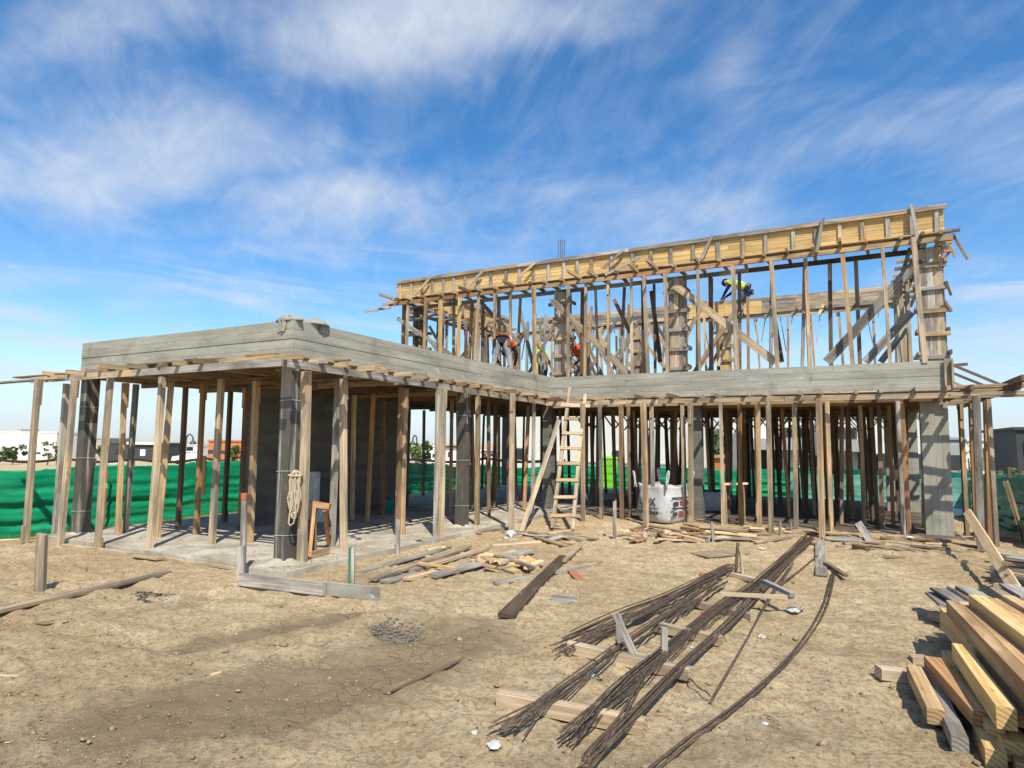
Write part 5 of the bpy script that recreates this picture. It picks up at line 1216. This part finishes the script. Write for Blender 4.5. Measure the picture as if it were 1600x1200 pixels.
house_block(326, 384, 689.5, 120, 9, 'house_brick', 'raw orange brick house beyond the left fence', [(326,334,703,709,'house_dark'),(371,380,704,709,'house_dark'),(340,352,704,709,'house_dark')], [(325,384,688,690,.2,9,'house_brick','parapet')])
house_block(640, 664, 700, 140, 9, 'plaster_grey', 'grey roofed house behind the tree beyond the left wing', [(648,656,705,710,'glass_dark')])
house_block(664, 722, 699, 110, 9, 'plaster_white', 'white house with a dark roof edge seen through the left wing props', [(670,674,708,714,'glass_dark'),(676,683,709,715,'glass_dark'),(700,704,706,714,'house_dark')], [(694,722,696.5,699.5,.4,9,'house_dark','roof_edge')])
house_block(748, 776, 706, 120, 9, 'plaster_white', 'low white house with a dark roof far behind the left wing', [(756,760,709,714,'glass_dark'),(765,770,709,713,'glass_dark')], [(752,772,704,706.5,.3,9,'house_dark','roof_edge')])
house_block(784, 1052, 640, 34, 9, 'plaster_white', 'large white rendered house behind the back left fence', [(805,818,702,722,'glass_dark'),(846,852,700,722,'glass_dark'),(957,968,703,723,'glass_dark'),(1010,1020,700,722,'glass_dark')], [(784,1052,721,723,.06,.1,'plaster_grey','base_band')])
house_block(1136, 1150, 655, 33, 8, 'plaster_white', 'narrow white wing of the neighbouring house behind the right wing props')
house_block(1150, 1440, 650, 30, 9, 'plaster_white', 'modern white and grey house behind the turquoise fence', [(1164,1200,705,738,'glass_dark'),(1206,1222,706,736,'glass_dark'),(1300,1322,668,686,'glass_dark'),(1324,1340,668,686,'glass_dark'),(1228,1262,668,684,'glass_dark'),(1262,1296,712,730,'house_dark'),(1340,1372,708,736,'glass_dark'),(1302,1318,708,732,'glass_dark')],
    [(1166,1262,686,704,.9,.2,'plaster_grey','balcony_front'),(1300,1345,687,705,.8,.2,'plaster_grey','balcony_front'),(1280,1298,650,742,.3,.1,'plaster_white','pier'),(1346,1352,700,742,.5,.1,'plaster_white','pier'),(1372,1440,707,742,.4,.1,'house_dark','dark_base')])
house_block(1478, 1500, 687, 40, 8, 'plaster_grey', 'grey house with a dark garage beyond the end column', [(1484,1499,711,733,'house_dark')])
house_block(1498, 1570, 689, 44, 9, 'plaster_white', 'white house with slim dark windows beyond the overhang', [(1503,1508,697,708,'glass_dark'),(1549,1554,698,718,'glass_dark'),(1516,1522,698,712,'glass_dark'),(1536,1541,700,712,'glass_dark')], [(1536,1588,713,717,.5,.2,'house_dark','ledge'),(1560,1590,708,730,.2,4,'plaster_white','annex')])
house_block(1587, 1700, 672, 30, 8, 'house_dark', 'dark grey rendered house at the right boundary', [(1600,1640,690,710,'glass_dark')])
house_block(1110, 1152, 715, 60, 6, 'house_brick', 'low brick house between the two white houses', [(1130,1138,718,724,'glass_dark')], [(1108,1153,713.5,715.5,.3,6,'plaster_stone','roof_edge')])

def tree(px, base_py, D, h, rad, label, mat='leaf', seed=1, tall=1.0, leaves=900, group='trees beyond the fences'):
    rs = random.Random(seed); p = atd(px, 700, D); p.z = gfar(p)
    r = empty('tree', p, label, 'tree', group); mb = MB()
    mb.tube([p, p+Vector((rs.uniform(-.05,.05)*h,0,h*.35)), p+Vector((rs.uniform(-.06,.06)*h,0,h*.75))], [h*.028, h*.02, h*.008], 6)
    for k in range(5):
        a = rs.uniform(0,6.28); mb.tube([p+Vector((0,0,h*rs.uniform(.3,.5))), p+Vector((math.cos(a)*rad*.6, math.sin(a)*rad*.6, h*rs.uniform(.55,.8)))], [h*.012, h*.004], 5)
    mb.build('trunk', 'bark', r)
    cl = [(Vector((rs.gauss(0,.45)*rad, rs.gauss(0,.45)*rad, h*(.62+rs.uniform(-.28,.32)*tall))), rad*rs.uniform(.14,.36)) for _ in range(20)]
    v = []; f = []
    for k in range(leaves):
        c, s = rs.choice(cl); d = Vector((rs.gauss(0,1),rs.gauss(0,1),rs.gauss(0,.8))).normalized()*s*rs.uniform(.3,1)**.5; q = p+c+d; e = rad*.075*rs.uniform(.6,1.5)
        a = Vector((rs.gauss(0,1),rs.gauss(0,1),rs.gauss(0,1))).normalized(); b = a.orthogonal().normalized()*e; a = a*e*1.5; k0 = len(v)
        v += [q-a, q+b*.8, q+a, q-b*.8]; f.append((k0,k0+1,k0+2,k0+3))
    mesh_obj('crown', v, f, mat, r)
tree(22, 0, 90, 2.7, 1.7, 'small dark tree before the long pale warehouse', 'leaf_dark', 1)
tree(76, 0, 85, 3.0, 1.0, 'wispy young tree at the corner of the pale warehouse', 'leaf', 2, 1.3, 420)
tree(90, 0, 88, 2.2, .6, 'low bush by the warehouse corner', 'leaf_dark', 3)
tree(655, 0, 60, 3.0, 1.5, 'round green tree under the tall street lamp', 'leaf', 4)
tree(366, 0, 80, 2.6, 1.2, 'small olive tree before the orange brick house', 'leaf', 5)
tree(1103, 0, 70, 5.0, 3.0, 'leafy tree in the gap between the white houses', 'leaf_dark', 6)
tree(1122, 0, 80, 4.6, 3.0, 'second leafy tree in the gap between the white houses', 'leaf_dark', 7)
tree(1308, 0, 22, 1.9, .55, 'young yellow green tree behind the turquoise fence', 'leaf_grass', 8, 1.2, 500)
tree(1514, 0, 24, 2.3, .35, 'thin young conifer behind the overhang props', 'leaf', 9, 1.4, 300)
tree(1574, 0, 50, 3.2, 1.4, 'dark clipped tree beside the white house ledge', 'leaf_dark', 10)
tree(1578, 0, 26, 1.5, .5, 'yellow green shrub behind the right fence', 'leaf_grass', 11, 1, 400)
tree(160, 0, 120, 3.2, 1.6, 'shrub before the stone clad house', 'leaf_dark', 12)

def lamp(px, top, D, arm, label):
    p = atd(px, 700, D); p.z = gfar(p); t = atd(px, top, D); h = t.z-p.z; r = empty('street_lamp', p, label, 'street lamp', 'street lamps')
    mb = MB(); s = _R*arm; pts = [p, p+Vector((0,0,h*.8))]
    for k in range(9): a = math.pi*k/8; pts.append(p+Vector((0,0,h*.8))+s*(.5-.5*math.cos(a))+Vector((0,0,h*.2*math.sin(a))))
    mb.tube(pts, .07*D/60, 6); mb.build('pole', 'lamp_metal', r)
    e = pts[-1]; mb = MB(); k = D/60; mb.lathe([(.05*k,.25*k),(.16*k,.15*k),(.34*k,-.1*k),(.30*k,-.16*k)], 12, c=e-Vector((0,0,.15*k))); mb.build('head', 'lamp_metal', r)
lamp(290, 678.5, 70, .80, 'street lamp with a curved arm before the small white house')
lamp(651, 680, 75, -.5, 'tall street lamp with a short curved arm above the round tree')

def car(px, py, D, L, H, mat, label, heading):
    p = atd(px, py, D); p.z = gfar(p); M = Matrix.Translation(p) @ Matrix.Rotation(heading, 4, 'Z')
    r = empty('parked_car', p, label, 'car', None); W = 1.8
    prof = [(-L/2,.35),(-L/2,.85),(-L/2+.15,H*.62),(-L*.30,H*.66),(-L*.18,H*.97),(L*.22,H),(L*.40,H*.68),(L/2-.05,H*.60),(L/2,.4)]
    mb = MB(); n = len(prof)
    for y in (-W/2, W/2):
        for x, z in prof: mb.v.append(tuple(M @ Vector((x, y*(.88 if z > H*.7 else 1), z))))
    for i in range(n): mb.f.append((i,(i+1)%n,n+(i+1)%n,n+i)); mb.m.append(0)
    mb.f.append(tuple(reversed(range(n)))); mb.f.append(tuple(range(n,2*n))); mb.m += [0,0]; mb.build('body', mat, r)
    for s in (-1,1):
        for x in (-L*.31, L*.31):
            mb = MB(); mb.tube([M @ Vector((x,s*(W/2-.12),.33)), M @ Vector((x,s*(W/2+.03),.33))], .33, 16); mb.build('wheel', 'tyre', r)
        mb = MB(); mb.box((-L*.2,s*W*.452-.02,H*.70), (L*.27,s*W*.452+.02,H*.93), 0, M); mb.build('side_window', 'glass_dark', r)
    mb = MB(); M2 = M; mb.box((-L*.27,-W*.38,H*.69), (-L*.235,W*.38,H*.9), 0, M2); mb.build('windscreen', 'glass_dark', r)
car(297, 712, 95, 4.6, 1.9, 'car_white', 'white van parked beneath the curved street lamp', -YAW+.15)
car(1237, 735, 58, 3.9, 1.6, 'car_blue', 'blue car behind the turquoise fence and right wing props', -YAW+.2)
# dark netting rolled along a sagging line across the field
r = empty('net_line', (-12, 0, 0), 'dark sagging net line strung on thin posts across the field', 'net line'); mb = MB(); prev = None; D = 24.; pts = []
for k in range(0, 9):
    x0 = -120+k*110; a = atd(x0, 716+(k%2), D); b = atd(x0+110, 716+((k+1)%2), D)
    for i in range(10):
        q = a.lerp(b, i/10); q.z -= .13*math.sin(math.pi*i/10); pts.append(q)
    pm = MB(); pm.tube([(a.x,a.y,gfar(a)-.05),(a.x,a.y,a.z+.08)], .03, 6); pm.build('post', 'wood_brown', r)
mb.tube(pts, .05, 6); mb.build('rolled_net', 'black_net', r, True)
p = atd(186, 718, 30); mb = MB(); mb.lathe([(.7,0),(.7,.5),(.62,.56),(.66,.56),(.66,.95),(.55,1.0)], 14, c=(p.x,p.y,gfar(p)-.02)); tag(mb.build('concrete_ring', 'plaster_stone', None), 'pale round concrete well ring in the field beyond the left fence', 'well ring')
p = on_ground(166, 838); mb = MB(); q = Vector((-7.0, atx(166, 760, -7.0).y, gz(-7.0, 1))); mb.tube([q, q+Vector((0,0,1.16))], .018, 8); o = mb.build('marker_pole', 'red_paint', None); tag(o, 'thin red marker pole standing by the left green fence', 'pole')
mb = MB(); mb.tube([q+Vector((0,0,.8)), q+Vector((0,0,.9))], .02, 8); mb.build('pale_band', 'hivis_lime', o)

# ------------------------------------------------------------------ people
def person(J, loc, heading, cloth, label, vest=None, head_tilt=(0,0,0), helmet=None, belt=False):
    """J: joints in the person's own frame (x right, y forward, z up); one skinned body, clothes by region"""
    M = Matrix.Translation(Vector(loc)) @ Matrix.Rotation(heading, 4, 'Z')
    names = list(J); idx = {n: i for i, n in enumerate(names)}
    rad = dict(pelvis=.145, waist=.135, chest=.155, neck_base=.085, neck=.058, head=.098, crown=.085)
    for s in 'lr':
        rad.update({'hip_'+s:.105,'knee_'+s:.068,'ankle_'+s:.048,'toe_'+s:.042,'shoulder_'+s:.075,'elbow_'+s:.048,'wrist_'+s:.034,'palm_'+s:.036})
    bones = [('pelvis','waist','t'),('waist','chest','t'),('chest','neck_base','t'),('neck_base','neck','k'),('neck','head','k'),('head','crown','k')]
    for s in 'lr':
        bones += [('pelvis','hip_'+s,'p'),('hip_'+s,'knee_'+s,'p'),('knee_'+s,'ankle_'+s,'p'),('ankle_'+s,'toe_'+s,'b'),('chest','shoulder_'+s,'t'),('shoulder_'+s,'elbow_'+s,'s'),('elbow_'+s,'wrist_'+s,'s'),('wrist_'+s,'palm_'+s,'k')]
    bm = bmesh.new(); sk = bm.verts.layers.skin.verify(); V = {}
    def vert(n, co, r):
        v = bm.verts.new(co); v[sk].radius = (r, r); V[n] = v; return v
    for n in names: vert(n, Vector(J[n]), rad[n])
    for a, b, _ in bones: bm.edges.new((V[a], V[b]))
    V['pelvis'][sk].use_root = True
    fing = []
    for s in 'lr':
        p = Vector(J['palm_'+s]); d = (p-Vector(J['wrist_'+s])).normalized(); lat = d.orthogonal().normalized(); nb = d.cross(lat)
        for k, (o, L) in enumerate(((-.03,.075),(-.010,.085),(.010,.08),(.029,.065),(-.045,.05))):
            b = p+lat*o+d*(.01 if k < 4 else -.02); m = b+d*L*.55+nb*.012+(lat*-.02 if k == 4 else Vector()); e = m+d*L*.3+nb*.03
            vs = [vert('f%s%d%d' % (s,k,i), q, r) for i, (q, r) in enumerate(((b,.010),(m,.009),(e,.007)))]
            bm.edges.new((V['palm_'+s], vs[0])); bm.edges.new((vs[0], vs[1])); bm.edges.new((vs[1], vs[2])); fing.append((b, e))
    me = bpy.data.meshes.new('tmp'); bm.to_mesh(me); bm.free(); to = bpy.data.objects.new('tmp', me); COL.objects.link(to)
    to.modifiers.new('skin', 'SKIN').use_smooth_shade = True; sub = to.modifiers.new('sub', 'SUBSURF'); sub.levels = sub.render_levels = 2
    bpy.context.view_layer.update(); dg = bpy.context.evaluated_depsgraph_get(); bmh = bpy.data.meshes.new_from_object(to.evaluated_get(dg)); bpy.data.objects.remove(to)
    seg = [(Vector(J[a]), Vector(J[b]), k) for a, b, k in bones]+[(a, b, 'k') for a, b in fing]
    mi = {'t':0,'s':0,'p':1,'k':2,'b':3}; reg = []
    for p in bmh.polygons:
        c = p.center; best = (9, 't')
        for a, b, k in seg:
            ab = b-a; t = max(0, min(1, (c-a).dot(ab)/ab.length_squared)); dd = (a+ab*t-c).length-(.05 if k == 't' else 0); best = min(best, (dd, k))
        reg.append(best[1])
    bmh.materials.clear()
    for m in (cloth[0], cloth[1], 'skin', 'boots'): bmh.materials.append(MAT[m])
    for p, k in zip(bmh.polygons, reg): p.material_index = mi[k]; p.use_smooth = True
    bmh.name = 'person'; o = bpy.data.objects.new('person', bmh); link(o, None, M); tag(o, label, 'person')
    if vest:
        ids = [p.index for p, k in zip(bmh.polygons, reg) if k == 't' and (p.center-Vector(J['pelvis'])).dot((Vector(J['neck_base'])-Vector(J['pelvis'])).normalized()) > .06]
        vs = {}; v = []; f = []
        for i in ids:
            q = []
            for vi in bmh.polygons[i].vertices:
                if vi not in vs: vs[vi] = len(v); v.append(bmh.vertices[vi].co+bmh.vertices[vi].normal*.016)
                q.append(vs[vi])
            f.append(tuple(q))
        p_, q_ = Vector(J['pelvis']), Vector(J['neck_base']); ax_ = q_-p_
        def band(lo, hi):
            return [i for i in ids if lo < (bmh.polygons[i].center-p_).dot(ax_)/ax_.length_squared < hi]
        bv = []; bf = []
        for i in band(.36, .50): 
            k0 = len(bv); bv += [bmh.vertices[vi].co+bmh.vertices[vi].normal*.024 for vi in bmh.polygons[i].vertices]; bf.append(tuple(range(k0, len(bv))))
        ve = mesh_obj('vest', v, f, vest, o, True, M)
        if bf: mesh_obj('reflective_band', bv, bf, 'helmet', ve, True, M); ve.modifiers.new('t', 'SOLIDIFY').thickness = .004
    hd = Vector(J['head']); up = (Vector(J['crown'])-Vector(J['neck'])).normalized(); fw = Vector(J.get('_f', (0,1,0))); fw = Vector((0,1,0)) if abs(up.y) < .8 else Vector((0,0,-1))
    fw = (fw-up*fw.dot(up)).normalized(); rt = fw.cross(up)
    mb = MB()
    rows = [(.0,.112),(.045,.11),(.085,.09),(.115,.05),(.125,.008)]
    n = 16
    for z, r in rows:
        for j in range(n): a = 6.283*j/n; mb.v.append(tuple(hd+up*(z+.02)+rt*(r*.92*math.cos(a))+fw*(r*1.08*math.sin(a)-.008)))
    for i in range(4):
        for j in range(n): mb.f.append((i*n+j, i*n+(j+1)%n, (i+1)*n+(j+1)%n, (i+1)*n+j)); mb.m.append(0)
    mb.f.append(tuple(4*n+j for j in range(n))); mb.m.append(0)
    mb.build('helmet' if helmet else 'hair', helmet or 'hair', o, True, M)
    def blob(nm, c, sx, sy, sz, m):
        b2 = bmesh.new(); bmesh.ops.create_icosphere(b2, subdivisions=2, radius=1)
        for q in b2.verts: q.co = c+rt*(q.co.x*sx)+fw*(q.co.y*sy)+up*(q.co.z*sz)
        mm = bpy.data.meshes.new(nm); b2.to_mesh(mm); b2.free(); mm.materials.append(MAT[m]); link(bpy.data.objects.new(nm, mm), o, M)
    blob('nose', hd+fw*.105-up*.012, .014, .02, .02, 'skin')
    for s in (-1, 1): blob('eye', hd+fw*.092+rt*(s*.034)+up*.01, .014, .01, .009, 'hair'); blob('ear', hd+rt*(s*.098), .012, .022, .032, 'skin')
    blob('mouth', hd+fw*.094-up*.05, .026, .008, .007, 'belt_leather')
    if belt:
        c = Vector(J['pelvis']); ax = (Vector(J['waist'])-c).normalized(); a1 = ax.orthogonal().normalized(); a2 = ax.cross(a1); mb = MB()
        for z in (.03,.09):
            for j in range(20): t = 6.283*j/20; mb.v.append(tuple(c+ax*z+(a1*math.cos(t)+a2*math.sin(t))*.172))
        for j in range(20): mb.f.append((j,(j+1)%20,20+(j+1)%20,20+j)); mb.m.append(0)
        be = mb.build('tool_belt', 'belt_leather', o, True, M); be.modifiers.new('t', 'SOLIDIFY').thickness = .012
        for s in (-1, 1):
            q = c+Vector((s*.17,-.03,-.05)); mb = MB(); mb.box(tuple(q-Vector((.04,.06,.09))), tuple(q+Vector((.04,.06,.07)))); mb.build('pouch', 'cloth_navy' if s < 0 else 'belt_leather', be, False, M)
    return o
def legs(J, hz, sp, kn=(0.06,0.0), ft=(0,0)):
    for s, k in (('l',-1),('r',1)):
        J['hip_'+s] = (k*.095, J['pelvis'][1], hz-.05); J['knee_'+s] = (k*(.10+sp*.5), kn[0]+ft[0]*k*.5, hz*.53); J['ankle_'+s] = (k*(.10+sp), ft[0]*k, .075); J['toe_'+s] = (k*(.12+sp), .17+ft[0]*k, .04)
# bending double, back to the yard
J = dict(pelvis=(0,0,.90), waist=(0,.16,.99), chest=(0,.40,.95), neck_base=(0,.56,.88), neck=(0,.62,.83), head=(0,.69,.76), crown=(0,.75,.69)); legs(J, .90, .14, (.05,0))
J.update(shoulder_l=(-.20,.47,.90), shoulder_r=(.20,.47,.90), elbow_l=(-.28,.58,.66), elbow_r=(.30,.50,.62), wrist_l=(-.16,.72,.46), wrist_r=(.24,.60,.38), palm_l=(-.13,.76,.38), palm_r=(.23,.63,.30))
pw = aty(784, 560, 7.15); person(J, (pw.x, 7.15, ZS), math.radians(22), ('cloth_navy','cloth_trouser'), 'worker in orange vest and grey trousers bending double behind the parapet', 'hivis_orange', belt=True)
# standing, turned aside
J = dict(pelvis=(0,0,.92), waist=(0,.02,1.06), chest=(0,.06,1.28), neck_base=(0,.09,1.43), neck=(0,.11,1.50), head=(0,.15,1.60), crown=(0,.15,1.70)); legs(J, .92, .05, (.04,0), (.1,0))
J.update(shoulder_l=(-.19,.06,1.38), shoulder_r=(.19,.06,1.38), elbow_l=(-.26,.12,1.13), elbow_r=(.27,.16,1.12), wrist_l=(-.16,.36,1.08), wrist_r=(.18,.38,1.12), palm_l=(-.13,.44,1.10), palm_r=(.15,.46,1.15))
pw = aty(849, 540, 12.3); person(J, (pw.x, 12.3, ZS), math.radians(70), ('cloth_beige','cloth_navy'), 'worker in a lime vest standing left of the column shutter above the ladder', 'hivis_lime', helmet='helmet')
# stooping, arms down, facing the yard
J = dict(pelvis=(0,-.12,.78), waist=(0,.0,.92), chest=(0,.20,1.08), neck_base=(0,.32,1.17), neck=(0,.37,1.21), head=(0,.44,1.27), crown=(0,.50,1.34)); legs(J, .78, .12, (.12,0))
J.update(shoulder_l=(-.20,.24,1.12), shoulder_r=(.20,.24,1.12), elbow_l=(-.30,.32,.86), elbow_r=(.30,.30,.86), wrist_l=(-.18,.48,.66), wrist_r=(.16,.50,.66), palm_l=(-.14,.53,.58), palm_r=(.12,.55,.58))
pw = aty(913, 560, 10.8); person(J, (pw.x, 10.8, ZS), math.radians(150), ('cloth_navy','cloth_jeans'), 'stooping worker in dark clothes and orange vest right of that shutter', 'hivis_orange')
# crouched over the back beam
J = dict(pelvis=(0,-.10,.74), waist=(0,.06,.86), chest=(0,.28,.97), neck_base=(0,.42,1.02), neck=(0,.48,1.03), head=(0,.57,1.05), crown=(0,.65,1.08)); legs(J, .74, .08, (.14,0))
J.update(shoulder_l=(-.19,.32,1.0), shoulder_r=(.19,.32,1.0), elbow_l=(-.24,.46,.76), elbow_r=(.25,.50,.78), wrist_l=(-.14,.62,.60), wrist_r=(.16,.66,.66), palm_l=(-.12,.68,.53), palm_r=(.15,.73,.60))
pw = aty(1160, 480, YK-.10); person(J, (pw.x+.08, YK-.10, 5.437), math.radians(75), ('cloth_navy','cloth_jeans'), 'worker in a lime vest crouching on the back beam above the plywood', 'hivis_lime', belt=True)
